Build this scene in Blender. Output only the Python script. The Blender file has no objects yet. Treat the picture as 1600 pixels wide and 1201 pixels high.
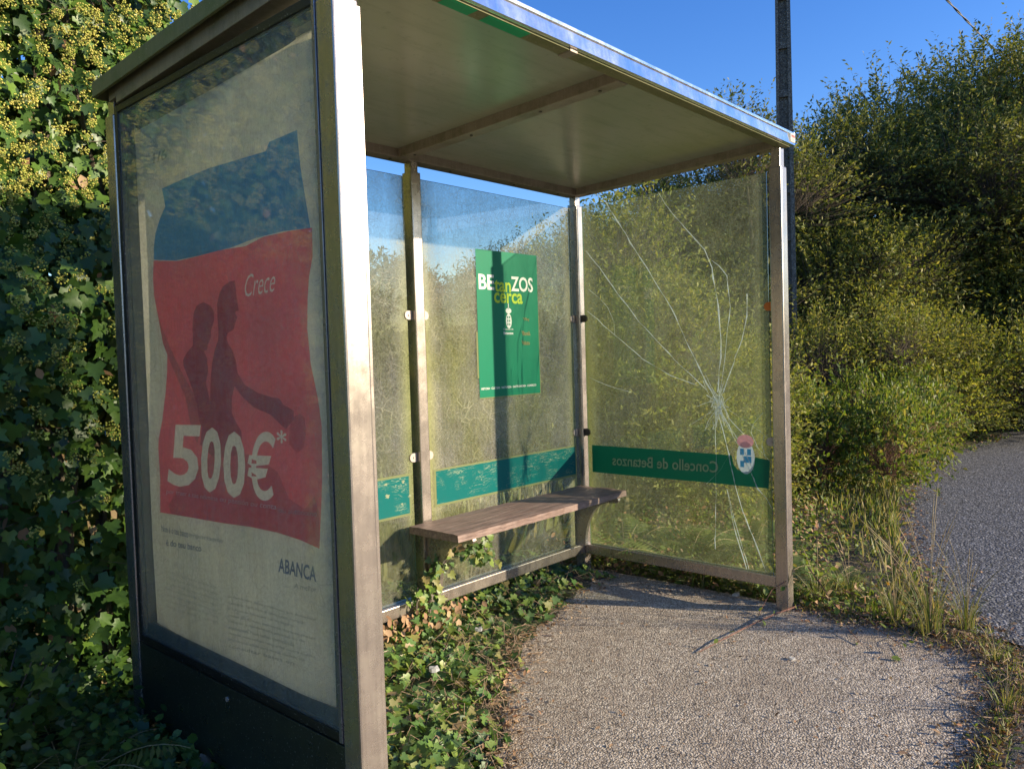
import bpy, bmesh, math, random
import numpy as np
from mathutils import Matrix, Vector
from mathutils.geometry import delaunay_2d_cdt
random.seed(4); rng = np.random.default_rng(4)
SC = bpy.context.scene; COL = SC.collection

# ------------------------------------------------------------ camera, sky, sun, exposure
RC = np.array([[0.6656275865401808, 0.04832586733604479, -0.7447177496091476],
               [-0.7456705054575321, 0.0026106512138735494, -0.6663097491339506],
               [-0.03025579824435028, 0.9988282109784737, 0.037772895389931]])
CC = np.array([-1.28118586, -2.966722, 1.37154704]); FOC = 1225.6
cd = bpy.data.cameras.new('camera'); cam = bpy.data.objects.new('camera', cd); COL.objects.link(cam)
m4 = np.eye(4); m4[:3, :3] = RC; m4[:3, 3] = CC
cam.matrix_world = Matrix(m4.tolist())
cd.sensor_width = 36; cd.lens = FOC*36/1600; cd.clip_start = 0.05; cd.clip_end = 3000
SC.camera = cam
SUN_EL = math.radians(15.8); sx, sy = 0.4915, -0.871
wd = bpy.data.worlds.new('World'); SC.world = wd; wd.use_nodes = True
wn = wd.node_tree.nodes; wl = wd.node_tree.links
sky = wn.new('ShaderNodeTexSky'); sky.sky_type = 'NISHITA'; sky.sun_disc = False
sky.sun_elevation = SUN_EL; sky.sun_rotation = math.atan2(sx, sy)
sky.air_density = 1.0; sky.dust_density = 0.3; sky.ozone_density = 3.0
wn['Background'].inputs['Strength'].default_value = 0.15
hs = wn.new('ShaderNodeHueSaturation'); hs.inputs['Saturation'].default_value = 1.28; hs.inputs['Value'].default_value = .98; hs.inputs['Hue'].default_value = .518
wl.new(sky.outputs[0], hs.inputs['Color']); wl.new(hs.outputs[0], wn['Background'].inputs['Color'])
sd = bpy.data.lights.new('sun', 'SUN'); sd.energy = 5.0; sd.angle = math.radians(0.55); sd.color = (1.0, 0.84, 0.62)
so = bpy.data.objects.new('sun', sd); COL.objects.link(so)
dv = Vector((-sx*math.cos(SUN_EL), -sy*math.cos(SUN_EL), -math.sin(SUN_EL)))
so.rotation_euler = dv.to_track_quat('-Z', 'Y').to_euler(); so.location = (6, -10, 5)
SC.view_settings.view_transform = 'Standard'; SC.view_settings.look = 'None'
SC.view_settings.exposure = 0.9; SC.view_settings.gamma = 1
SC.render.engine = 'CYCLES'
try: SC.cycles.transparent_max_bounces = 24
except Exception: pass

def at(u, v, ax, val):
    """world point where the sight line of photo pixel (u, v) meets the plane coordinate[ax] = val (survey helper)"""
    d = RC @ np.array([(u-800)/FOC, (600.5-v)/FOC, -1.0])
    return CC + d*(val-CC[ax])/d[ax]

# ------------------------------------------------------------ materials
def newmat(name):
    m = bpy.data.materials.new(name); m.use_nodes = True
    nt = m.node_tree
    return m, nt, nt.nodes['Principled BSDF'], nt.nodes['Material Output']
def N(nt, t, **k):
    n = nt.nodes.new(t)
    for a, b in k.items():
        if a in n.inputs: n.inputs[a].default_value = b
        else: setattr(n, a, b)
    return n
def coords(nt, scale=(1, 1, 1), kind='Object'):
    tc = nt.nodes.new('ShaderNodeTexCoord'); mp = nt.nodes.new('ShaderNodeMapping')
    mp.inputs['Scale'].default_value = scale
    nt.links.new(tc.outputs[kind], mp.inputs[0]); return mp.outputs[0]
def noise(nt, vec, scale, detail=4, rough=.6, out=0):
    n = nt.nodes.new('ShaderNodeTexNoise'); n.inputs['Scale'].default_value = scale
    n.inputs['Detail'].default_value = detail; n.inputs['Roughness'].default_value = rough
    nt.links.new(vec, n.inputs['Vector']); return n.outputs[out]
def ramp(nt, fac, stops):
    r = nt.nodes.new('ShaderNodeValToRGB'); e = r.color_ramp.elements
    while len(e) < len(stops): e.new(.5)
    for i, (p, c) in enumerate(stops):
        e[i].position = p
        e[i].color = (c, c, c, 1) if isinstance(c, (int, float)) else (*c, 1)
    nt.links.new(fac, r.inputs[0]); return r.outputs[0]
def mix(nt, fac, a, b, mode='MIX'):
    n = nt.nodes.new('ShaderNodeMix'); n.data_type = 'RGBA'; n.blend_type = mode
    for s, v in ((0, fac), (6, a), (7, b)):
        if isinstance(v, (int, float)): n.inputs[s].default_value = v
        elif isinstance(v, tuple): n.inputs[s].default_value = (*v, 1)
        else: nt.links.new(v, n.inputs[s])
    return n.outputs[2]
def math_(nt, op, a, b=None, clamp=False):
    n = nt.nodes.new('ShaderNodeMath'); n.operation = op; n.use_clamp = clamp
    for i, v in enumerate((a, b)):
        if v is None: continue
        if isinstance(v, (int, float)): n.inputs[i].default_value = v
        else: nt.links.new(v, n.inputs[i])
    return n.outputs[0]
def bump(nt, h, strength, dist=.01):
    b = nt.nodes.new('ShaderNodeBump'); b.inputs['Strength'].default_value = strength
    b.inputs['Distance'].default_value = dist; nt.links.new(h, b.inputs['Height']); return b.outputs[0]

def mat_metal(name, col, metal=.6, rough=.4, dirt=(.12, .12, .05), amount=.5, brush=(30, 30, 1.5), bmp=.08):
    m, nt, p, o = newmat(name)
    v = coords(nt)
    vb = coords(nt, brush)
    d = ramp(nt, noise(nt, v, 7, 6, .7), [(.48, 0.0), (.72, amount)])
    st = ramp(nt, noise(nt, vb, 3, 4), [(.3, .85), (.75, 1.1)])
    sp = ramp(nt, noise(nt, v, 160, 2), [(.66, 0.0), (.72, .6)])
    c = mix(nt, 1.0, tuple(col), st, 'MULTIPLY')
    c = mix(nt, d, c, tuple(dirt)); c = mix(nt, sp, c, (.55, .52, .46))
    nt.links.new(c, p.inputs['Base Color'])
    nt.links.new(ramp(nt, noise(nt, v, 12, 5), [(.3, max(.05, rough-.04)), (.8, rough+.09)]), p.inputs['Roughness'])
    nt.links.new(math_(nt, 'MULTIPLY', math_(nt, 'SUBTRACT', 1.0, d), metal), p.inputs['Metallic'])
    nt.links.new(bump(nt, noise(nt, v, 60, 3), bmp, .002), p.inputs['Normal'])
    return m
M_post = mat_metal('bronze anodised aluminium', (.46, .40, .35), .82, .25, (.12, .12, .06), .35)
M_beam = mat_metal('stained roof beam aluminium', (.33, .27, .21), .35, .42, (.10, .10, .04), .8)
M_fascia = mat_metal('bright roof fascia aluminium', (.88, .89, .93), 1.0, .15, (.3, .3, .26), .12, bmp=.015)
M_mossrail = mat_metal('moss grown metal edge', (.22, .21, .09), .1, .6, (.13, .15, .03), .9)
M_gasket = mat_metal('black rubber gasket', (.012, .012, .012), 0, .45, (.03, .035, .02), .4)
M_bolt = mat_metal('dark bolt', (.09, .08, .07), .6, .4)
M_clamp = mat_metal('pale clamp metal', (.42, .36, .32), .3, .55, (.3, .2, .12), .4)
M_dark = mat_metal('dark green kick panel', (.045, .05, .035), .3, .3, (.06, .065, .03), .5)
M_edge = mat_metal('polished frame edge', (.30, .27, .29), .7, .25)

def mat_soffit():
    m, nt, p, o = newmat('painted roof underside'); v = coords(nt)
    c = ramp(nt, noise(nt, v, 1.6, 4), [(.3, (.34, .36, .25)), (.7, (.43, .42, .34))])
    d = ramp(nt, noise(nt, v, 26, 6, .75), [(.58, 0.0), (.76, .6)])
    c = mix(nt, d, c, (.16, .17, .09))
    st = ramp(nt, noise(nt, coords(nt, (1.2, 9, 1)), 2.4, 6, .7), [(.5, 0.0), (.72, .45)]); c = mix(nt, st, c, (.24, .25, .17))
    nt.links.new(c, p.inputs['Base Color']); p.inputs['Roughness'].default_value = .24
    p.inputs['Metallic'].default_value = .25
    nt.links.new(bump(nt, noise(nt, v, 2.2, 2), .25, .02), p.inputs['Normal'])
    return m
M_soffit = mat_soffit()

def mat_wood():
    m, nt, p, o = newmat('weathered bench wood'); v = coords(nt, (2.0, 26, 26)); w = coords(nt)
    g = noise(nt, v, 4, 6, .65)
    c = ramp(nt, g, [(.28, (.085, .05, .038)), (.5, (.22, .145, .115)), (.72, (.36, .27, .225))])
    c = mix(nt, ramp(nt, noise(nt, w, 5, 4), [(.4, 0.0), (.75, .55)]), c, (.13, .08, .065))
    nt.links.new(c, p.inputs['Base Color']); p.inputs['Roughness'].default_value = .62
    nt.links.new(bump(nt, g, .7, .004), p.inputs['Normal'])
    return m
M_wood = mat_wood()

def mat_glass(name, dust, algae, lo, hi, trans=.4, tint=(.93, .97, .93), streak=.5, edge=None, clean_low=None, scratch=.3, green=.5):
    """dirty safety glass: clear glass, an uneven film of dust and algae with scratches, and a mirror-like coat"""
    m, nt, p, o = newmat(name); nt.nodes.remove(p)
    v = coords(nt); vs = coords(nt, (38, 38, 2.2))
    n1 = noise(nt, v, 3.2, 5, .65); n2 = noise(nt, v, 95, 4, .8); n3 = noise(nt, vs, 1.6, 4, .7); n4 = noise(nt, coords(nt, (70, 70, 12)), 3, 3, .8)
    f = math_(nt, 'MULTIPLY', n1, .9); f = math_(nt, 'ADD', f, math_(nt, 'MULTIPLY', n3, streak))
    f = math_(nt, 'ADD', f, math_(nt, 'MULTIPLY', math_(nt, 'SUBTRACT', n2, .5), 1.7)); f = math_(nt, 'ADD', f, math_(nt, 'MULTIPLY', math_(nt, 'SUBTRACT', n4, .5), .8))
    f = ramp(nt, math_(nt, 'MULTIPLY', f, .62), [(.18, lo), (.74, hi)])
    wv = mix(nt, .10, v, noise(nt, v, 2.6, 2, .5, 1)); sc = None
    for k, q in enumerate((19, 33)):
        vo = nt.nodes.new('ShaderNodeTexVoronoi'); vo.feature = 'DISTANCE_TO_EDGE'; vo.inputs['Scale'].default_value = q
        nt.links.new(wv, vo.inputs['Vector']); l = ramp(nt, vo.outputs['Distance'], [(0.0, scratch), (.035, 0.0)])
        l = math_(nt, 'MULTIPLY', l, ramp(nt, noise(nt, v, 5+4*k, 3), [(.42, 0.0), (.62, 1.0)])); sc = l if sc is None else math_(nt, 'MAXIMUM', sc, l)
    a_fac = ramp(nt, noise(nt, coords(nt, (1, 1, .6)), 2.1, 5, .7), [(.5-green*.22, 0.0), (.72-green*.1, 1.0)])
    if edge:
        # film grows thicker towards the frame: distance from the pane's own borders
        axis, a0, a1 = edge
        tc = nt.nodes.new('ShaderNodeTexCoord'); sp = nt.nodes.new('ShaderNodeSeparateXYZ')
        nt.links.new(tc.outputs['Object'], sp.inputs[0]); q = sp.outputs[axis]
        e1 = math_(nt, 'SUBTRACT', q, a0); e2 = math_(nt, 'SUBTRACT', a1, q)
        e = math_(nt, 'MINIMUM', e1, e2)
        e = math_(nt, 'SUBTRACT', 1.0, math_(nt, 'DIVIDE', e, .10), True)
        f = math_(nt, 'ADD', f, math_(nt, 'MULTIPLY', math_(nt, 'MULTIPLY', e, n1), .8), True)
        a_fac = math_(nt, 'MAXIMUM', a_fac, e)
        if clean_low:
            zz = math_(nt, 'SUBTRACT', sp.outputs[2], clean_low[0]); zz = math_(nt, 'DIVIDE', zz, clean_low[1]-clean_low[0], True)
            zz = ramp(nt, zz, [(0, clean_low[2]), (1, 1.0)])
            f = math_(nt, 'MULTIPLY', f, zz)
        hz = math_(nt, 'DIVIDE', math_(nt, 'SUBTRACT', sp.outputs[2], 1.35), .7, True)       # less algae tint and thinner film towards the top
        a_fac = math_(nt, 'MULTIPLY', a_fac, math_(nt, 'SUBTRACT', 1.0, math_(nt, 'MULTIPLY', hz, .8)))
        f = math_(nt, 'MULTIPLY', f, math_(nt, 'SUBTRACT', 1.0, math_(nt, 'MULTIPLY', hz, .30)))
    f = math_(nt, 'ADD', f, sc, True)
    dc = mix(nt, a_fac, tuple(dust), tuple(algae))
    dc = mix(nt, sc, dc, (.62, .60, .42))
    dif = N(nt, 'ShaderNodeBsdfDiffuse'); tr = N(nt, 'ShaderNodeBsdfTranslucent')
    nt.links.new(dc, dif.inputs[0]); nt.links.new(dc, tr.inputs[0])
    film = N(nt, 'ShaderNodeMixShader', Fac=trans); nt.links.new(dif.outputs[0], film.inputs[1]); nt.links.new(tr.outputs[0], film.inputs[2])
    clear = N(nt, 'ShaderNodeBsdfTransparent'); clear.inputs[0].default_value = (*tint, 1)
    a = N(nt, 'ShaderNodeMixShader'); nt.links.new(f, a.inputs[0]); nt.links.new(clear.outputs[0], a.inputs[1]); nt.links.new(film.outputs[0], a.inputs[2])
    lw = N(nt, 'ShaderNodeLayerWeight', Blend=.5)
    fr = math_(nt, 'ADD', math_(nt, 'MULTIPLY', math_(nt, 'POWER', lw.outputs['Facing'], 5.0), .9), .035)
    gl = N(nt, 'ShaderNodeBsdfGlossy', Roughness=.02)
    b = N(nt, 'ShaderNodeMixShader'); nt.links.new(fr, b.inputs[0]); nt.links.new(a.outputs[0], b.inputs[1]); nt.links.new(gl.outputs[0], b.inputs[2])
    nt.links.new(b.outputs[0], o.inputs[0])
    return m
BLX0, BLX1, BRX0, BRX1 = .03, 1.272, 1.388, 2.612
M_glassA = mat_glass('dirty glass left bay', (.40, .39, .34), (.38, .40, .17), .04, .50, .35, edge=(0, BLX0, BLX1), clean_low=(.3, 1.3, .55))
M_glassB = mat_glass('dirty glass right bay', (.44, .42, .36), (.42, .42, .18), .05, .55, .35, edge=(0, BRX0, BRX1), clean_low=(.2, .8, .6))
M_glassC = mat_glass('algae covered cracked glass', (.30, .32, .22), (.36, .38, .13), .02, .44, .5, edge=(1, -1.245, -.06), clean_low=(.15, .9, .55), green=.8, scratch=.2)
M_glassD = mat_glass('fogged display glass', (.62, .64, .56), (.56, .60, .48), .02, .24, .3, tint=(.99, .995, .99), streak=.9, scratch=.12)
def mat_edgeglass():
    m, nt, p, o = newmat('green glass edge'); p.inputs['Base Color'].default_value = (.06, .16, .12, 1); p.inputs['Roughness'].default_value = .1
    return m
M_gedge = mat_edgeglass()

def mat_sticker(name, col, crack=0.0, rough=.35, trans=.25, wear=.2):
    m, nt, p, o = newmat(name); v = coords(nt)
    w = ramp(nt, noise(nt, v, 9, 5, .7), [(.4, 0.0), (.8, wear)])
    c = mix(nt, w, tuple(col), tuple(np.minimum(1, np.array(col)*.6+.02)))
    sp = ramp(nt, noise(nt, coords(nt, (30, 30, 3)), 6, 3), [(.6, 0.0), (.75, wear*1.3)])
    c = mix(nt, sp, c, tuple(np.minimum(1, np.array(col)*.9+.05)))
    if crack:
        k = None
        for sc_, q in (((2.2, 2.2, 13), 2.0), ((3.5, 3.5, 20), 2.6)):
            z_ = math_(nt, 'ABSOLUTE', math_(nt, 'SUBTRACT', noise(nt, coords(nt, sc_), q, 3, .6), .5))
            l_ = math_(nt, 'MULTIPLY', ramp(nt, z_, [(.0, .7), (.010, 0.0)]), ramp(nt, noise(nt, v, 7, 3), [(.45, .0), (.6, 1.0)])); k = l_ if k is None else math_(nt, 'MAXIMUM', k, l_)
        c = mix(nt, k, c, (.42, .46, .28))
    nt.links.new(c, p.inputs['Base Color']); p.inputs['Roughness'].default_value = rough; p.inputs['Specular IOR Level'].default_value = .2
    tr = N(nt, 'ShaderNodeBsdfTranslucent'); nt.links.new(c, tr.inputs[0])
    ms = N(nt, 'ShaderNodeMixShader', Fac=trans); nt.links.new(p.outputs[0], ms.inputs[1]); nt.links.new(tr.outputs[0], ms.inputs[2])
    nt.links.new(ms.outputs[0], o.inputs[0])
    return m
M_green = mat_sticker('green poster print', (.0, .19, .095), 0, .4, .15, .15)
M_teal = mat_sticker('teal band vinyl', (.0, .135, .125), 4.2, .35, .15)
M_dgreen = mat_sticker('dark green band vinyl', (.003, .13, .07), 0, .4, .2)
M_white = mat_sticker('white lettering', (.72, .74, .68), 0, .5, .1)
M_lime = mat_sticker('lime lettering', (.42, .58, .04), 0, .5, .1)
M_residue = mat_sticker('glue residue', (.27, .30, .13), 0, .6, .4, .5)
M_crestblue = mat_sticker('crest blue', (.10, .42, .68), 0, .5, .4)
M_crestpink = mat_sticker('crest pink', (.72, .35, .38), 0, .5, .4)
M_crestpale = mat_sticker('crest pale', (.62, .70, .74), 0, .5, .4)
M_mirrorlet = mat_sticker('peeling band lettering', (.42, .46, .28), 0, .5, .4, .8)
def mat_print(name, col, wav=.35, stain=.25):
    m, nt, p, o = newmat(name); v = coords(nt)
    s = ramp(nt, noise(nt, coords(nt, (1, 3.2, 1.2)), 1.8, 5, .65), [(.42, 0.0), (.75, stain)])
    c = mix(nt, s, tuple(col), tuple(np.array(col)*np.array((.62, .58, .45))))
    c = mix(nt, ramp(nt, noise(nt, coords(nt, (1, 40, 2)), 3, 3), [(.5, 0.0), (.8, .12)]), c, (.5, .5, .45))
    nt.links.new(c, p.inputs['Base Color']); p.inputs['Roughness'].default_value = .55
    nt.links.new(bump(nt, noise(nt, coords(nt, (1, 2.2, .7)), 2.6, 2), wav, .08), p.inputs['Normal'])
    tr = N(nt, 'ShaderNodeBsdfTranslucent'); nt.links.new(c, tr.inputs[0])
    ms = N(nt, 'ShaderNodeMixShader', Fac=.5); nt.links.new(p.outputs[0], ms.inputs[1]); nt.links.new(tr.outputs[0], ms.inputs[2])
    nt.links.new(ms.outputs[0], o.inputs[0])
    return m
M_paper = mat_print('damp white paper', (.74, .75, .66), .35, .45)
M_blue = mat_print('blue print', (.05, .25, .52), .4, .15)
M_red = mat_print('red print', (.78, .13, .14), .4, .15)
M_dred = mat_print('dark red print', (.36, .035, .045), .4, .1)
M_mred = mat_print('muted red print', (.52, .075, .085), .4, .1)
M_pwhite = mat_print('white print', (.82, .82, .74), .3, .2)
M_pgrey = mat_print('faded grey print', (.30, .32, .31), .3, .2)
M_pnavy = mat_print('navy print', (.13, .17, .30), .3, .2)
M_ptan = mat_print('brown water stain', (.50, .43, .27), .3, .4)

def mat_leaf(name, cols, rough=.4, trans=.3, spec=.5, wax=0.0):
    m, nt, p, o = newmat(name)
    g = nt.nodes.new('ShaderNodeNewGeometry')
    k = len(cols)
    c = ramp(nt, g.outputs['Random Per Island'], [(i/(k-1) if k > 1 else 0, cols[i]) for i in range(k)])
    v = coords(nt)
    c = mix(nt, 1.0, c, ramp(nt, noise(nt, v, 1.3, 3), [(.3, .72), (.7, 1.3)]), 'MULTIPLY')
    nt.links.new(c, p.inputs['Base Color']); p.inputs['Roughness'].default_value = rough
    p.inputs['Specular IOR Level'].default_value = spec
    tr = N(nt, 'ShaderNodeBsdfTranslucent'); nt.links.new(mix(nt, 1.0, c, (1.5, 1.45, .6), 'MULTIPLY'), tr.inputs[0])
    ms = N(nt, 'ShaderNodeMixShader', Fac=trans); nt.links.new(p.outputs[0], ms.inputs[1]); nt.links.new(tr.outputs[0], ms.inputs[2])
    nt.links.new(ms.outputs[0], o.inputs[0])
    return m
L_ivy = mat_leaf('ivy leaf', [(.035, .075, .018), (.05, .10, .02), (.07, .14, .025), (.12, .20, .03)], .4, .25, .4)
L_ivyg = mat_leaf('creeping ivy leaf', [(.05, .095, .025), (.075, .14, .035), (.10, .19, .04), (.20, .27, .05), (.24, .16, .08)], .42, .25, .5)
L_umbel = mat_leaf('ivy flower head', [(.24, .29, .05), (.38, .40, .08), (.50, .47, .11), (.58, .48, .14)], .7, .15, .2)
L_olive = mat_leaf('olive shrub leaf', [(.09, .13, .026), (.16, .19, .04), (.24, .25, .06), (.34, .31, .10)], .55, .38, .2)
L_dark = mat_leaf('dark tree leaf', [(.05, .08, .02), (.11, .135, .035), (.17, .185, .05), (.27, .25, .08)], .55, .32, .2)
L_mid = mat_leaf('fresh bramble leaf', [(.08, .13, .025), (.12, .18, .035), (.19, .24, .055), (.26, .23, .08)], .5, .38, .25)
L_fern = mat_leaf('fern frond', [(.09, .14, .035), (.15, .20, .05), (.22, .23, .07)], .5, .35, .3)
L_grass = mat_leaf('grass blade', [(.08, .13, .025), (.15, .19, .05), (.26, .24, .11), (.34, .28, .16)], .5, .3, .3)
L_dry = mat_leaf('dry litter', [(.16, .09, .05), (.26, .16, .09), (.38, .27, .16), (.30, .14, .07)], .8, .1, .2)
L_far = mat_leaf('distant tree leaf', [(.03, .05, .025), (.045, .07, .03), (.07, .085, .04)], .7, .1, .2)
def mat_bark(name, col):
    m, nt, p, o = newmat(name); v = coords(nt, (12, 12, 2))
    c = ramp(nt, noise(nt, v, 3, 6), [(.3, tuple(np.array(col)*.5)), (.7, tuple(np.array(col)*1.3))])
    nt.links.new(c, p.inputs['Base Color']); p.inputs['Roughness'].default_value = .9
    nt.links.new(bump(nt, noise(nt, v, 6, 4), .6, .01), p.inputs['Normal'])
    return m
M_bark = mat_bark('bark', (.11, .085, .06)); M_stem = mat_bark('reddish stem', (.20, .10, .07)); M_twig = mat_bark('grey twig', (.16, .13, .10))
M_soil = mat_bark('ivy stem tangle', (.03, .028, .018))

def mat_ground():
    m, nt, p, o = newmat('leaf litter soil'); v = coords(nt)
    a = ramp(nt, noise(nt, v, 40, 6, .7), [(.3, (.045, .035, .022)), (.5, (.11, .085, .05)), (.75, (.24, .18, .11))])
    b = ramp(nt, noise(nt, v, 55, 5, .7), [(.3, (.03, .05, .015)), (.7, (.13, .16, .05))])
    c = mix(nt, ramp(nt, noise(nt, v, .9, 4), [(.42, 0.0), (.58, 1.0)]), a, b)
    nt.links.new(c, p.inputs['Base Color']); p.inputs['Roughness'].default_value = .95
    nt.links.new(bump(nt, noise(nt, v, 30, 6), 1.0, .03), p.inputs['Normal'])
    return m
M_ground = mat_ground()
def mat_aggregate(name, stops, cell, bumpd, patch, patchcol, rough=.85):
    m, nt, p, o = newmat(name); v = coords(nt)
    wv = mix(nt, .01, v, noise(nt, v, 60, 2, .5, 1))
    vo = nt.nodes.new('ShaderNodeTexVoronoi'); vo.inputs['Scale'].default_value = cell; nt.links.new(wv, vo.inputs['Vector'])
    vo2 = nt.nodes.new('ShaderNodeTexVoronoi'); vo2.inputs['Scale'].default_value = cell*2.3; nt.links.new(v, vo2.inputs['Vector'])
    sp = nt.nodes.new('ShaderNodeSeparateColor'); nt.links.new(vo.outputs['Color'], sp.inputs[0])
    sp2 = nt.nodes.new('ShaderNodeSeparateColor'); nt.links.new(vo2.outputs['Color'], sp2.inputs[0])
    f = math_(nt, 'ADD', math_(nt, 'MULTIPLY', sp.outputs[0], .6), math_(nt, 'MULTIPLY', sp2.outputs[1], .4))
    c = ramp(nt, f, stops)
    gap = ramp(nt, vo.outputs['Distance'], [(.35, 1.0), (.75, .5)])
    c = mix(nt, 1.0, c, gap, 'MULTIPLY')
    c = mix(nt, ramp(nt, noise(nt, v, 2.2, 6, .7), [(.45, 0.0), (.75, patch)]), c, tuple(patchcol))
    c = mix(nt, 1.0, c, ramp(nt, noise(nt, v, 11, 5, .7), [(.3, .78), (.7, 1.12)]), 'MULTIPLY')
    nt.links.new(c, p.inputs['Base Color']); p.inputs['Roughness'].default_value = rough
    h = math_(nt, 'SUBTRACT', 1.0, vo.outputs['Distance'])
    h = math_(nt, 'ADD', h, math_(nt, 'MULTIPLY', sp.outputs[1], .5))
    h = math_(nt, 'ADD', h, math_(nt, 'MULTIPLY', noise(nt, v, 14, 4), 1.5))
    nt.links.new(bump(nt, h, 1.0, bumpd), p.inputs['Normal'])
    return m
M_pad = mat_aggregate('exposed aggregate concrete', [(.12, (.15, .115, .08)), (.42, (.44, .365, .275)), (.75, (.66, .57, .44)), (.95, (.88, .80, .66))], 125, .0035, .75, (.27, .21, .15))
M_layby = mat_aggregate('coarse dark asphalt', [(.2, (.03, .032, .037)), (.5, (.12, .123, .13)), (.8, (.25, .255, .265)), (.95, (.52, .52, .52))], 70, .008, .3, (.12, .11, .09))
M_road = mat_aggregate('worn road asphalt', [(.2, (.05, .05, .052)), (.6, (.085, .083, .083)), (.95, (.15, .145, .14))], 170, .002, .35, (.11, .1, .085))
M_pole = mat_aggregate('weathered pole concrete', [(.2, (.13, .11, .09)), (.6, (.22, .19, .155)), (.95, (.34, .30, .25))], 60, .004, .3, (.10, .09, .07))
M_scrap = mat_print('scrap paper', (.7, .7, .68), .2, .1)
M_cable = mat_metal('twisted cable', (.03, .03, .03), 0, .6)
M_orange = mat_sticker('orange reflector', (.75, .20, .04), 0, .3, .1)
M_dande = mat_leaf('yellow petal', [(.75, .42, .02), (.8, .5, .03)], .6, .2)

# ------------------------------------------------------------ object helpers
def tag(o, label=None, cat=None, group=None, kind=None):
    if label: o['label'] = label
    if cat: o['category'] = cat
    if group: o['group'] = group
    if kind: o['kind'] = kind
    return o
def empty(name, loc, label=None, cat=None, group=None):
    o = bpy.data.objects.new(name, None); COL.objects.link(o); o.location = loc; o.empty_display_size = .1
    return tag(o, label, cat, group)
def link(name, me, mats, parent=None, off=None):
    o = bpy.data.objects.new(name, me); COL.objects.link(o)
    for m in (mats if isinstance(mats, (list, tuple)) else [mats]): me.materials.append(m)
    if parent is not None:
        o.parent = parent
        if parent.type == 'EMPTY': o.location = [-c for c in parent.location]   # geometry is given in world metres
    return o
class MB:
    """collects shapes; build() links them as ONE mesh object"""
    def __init__(s): s.bm = bmesh.new()
    def box(s, x0, x1, y0, y1, z0, z1, bev=0.0, mi=0, shear=None):
        v = [s.bm.verts.new((x, y, z + (shear(y) if shear else 0))) for x in (x0, x1) for y in (y0, y1) for z in (z0, z1)]
        fs = [s.bm.faces.new([v[i] for i in q]) for q in ((0, 1, 3, 2), (4, 6, 7, 5), (0, 4, 5, 1), (2, 3, 7, 6), (0, 2, 6, 4), (1, 5, 7, 3))]
        for f in fs: f.material_index = mi
        if bev:
            es = list({e for f in fs for e in f.edges})
            bmesh.ops.bevel(s.bm, geom=es, offset=bev, segments=2, profile=.6, affect='EDGES')
        return s
    def prism(s, pts, ax, a0, a1, mi=0, bev=0.0):
        """polygon pts (two coordinates) extruded along axis ax from a0 to a1"""
        def P(p, a): q = [p[0], p[1]]; q.insert(ax, a); return q
        lo = [s.bm.verts.new(P(p, a0)) for p in pts]; hi = [s.bm.verts.new(P(p, a1)) for p in pts]
        fs = [s.bm.faces.new(lo), s.bm.faces.new(hi[::-1])]
        n = len(pts)
        for i in range(n): fs.append(s.bm.faces.new([lo[i], hi[i], hi[(i+1) % n], lo[(i+1) % n]]))
        for f in fs: f.material_index = mi
        if bev:
            es = list({e for f in fs[:2] for e in f.edges}); bmesh.ops.bevel(s.bm, geom=es, offset=bev, segments=2, affect='EDGES')
        return s
    def cyl(s, c, ax, r, h, seg=20, mi=0, bev=0.0):
        o = [i for i in range(3) if i != ax]
        pts = [(c[o[0]]+r*math.cos(2*math.pi*k/seg), c[o[1]]+r*math.sin(2*math.pi*k/seg)) for k in range(seg)]
        return s.prism(pts, ax, c[ax]-h/2, c[ax]+h/2, mi, bev)
    def tube(s, pts, radii, seg=6):
        pts = [Vector(p) for p in pts]; rings = []
        for i, p in enumerate(pts):
            t = (pts[min(i+1, len(pts)-1)]-pts[max(i-1, 0)]).normalized()
            a = t.orthogonal().normalized(); b = t.cross(a)
            r = radii[i] if hasattr(radii, '__len__') else radii
            rings.append([s.bm.verts.new(p+(a*math.cos(2*math.pi*k/seg)+b*math.sin(2*math.pi*k/seg))*r) for k in range(seg)])
        # keep rings from twisting: re-pair by nearest start
        for A, B in zip(rings, rings[1:]):
            k0 = min(range(seg), key=lambda k: (A[0].co-B[k].co).length_squared)
            d = 1 if (A[1].co-B[(k0+1) % seg].co).length < (A[1].co-B[k0-1].co).length else -1
            Bo = [B[(k0+d*k) % seg] for k in range(seg)]
            B[:] = Bo
            for k in range(seg): s.bm.faces.new([A[k], A[(k+1) % seg], B[(k+1) % seg], B[k]])
        if len(rings[0]) > 2:
            s.bm.faces.new(rings[0][::-1]); s.bm.faces.new(rings[-1])
        return s
    def build(s, name, mats, parent=None, smooth=False):
        bmesh.ops.recalc_face_normals(s.bm, faces=s.bm.faces)
        me = bpy.data.meshes.new(name); s.bm.to_mesh(me); s.bm.free()
        if smooth:
            for f in me.polygons: f.use_smooth = True
        return link(name, me, mats, parent)
def poly_obj(name, polys, mats, parent):
    """flat printed areas: polys = list of (points in 3D, material index)"""
    bm = bmesh.new()
    for pts, mi in polys:
        f = bm.faces.new([bm.verts.new(p) for p in pts]); f.material_index = mi
    bm.normal_update()
    bmesh.ops.triangulate(bm, faces=bm.faces)
    me = bpy.data.meshes.new(name); bm.to_mesh(me); bm.free()
    return link(name, me, mats, parent)
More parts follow.
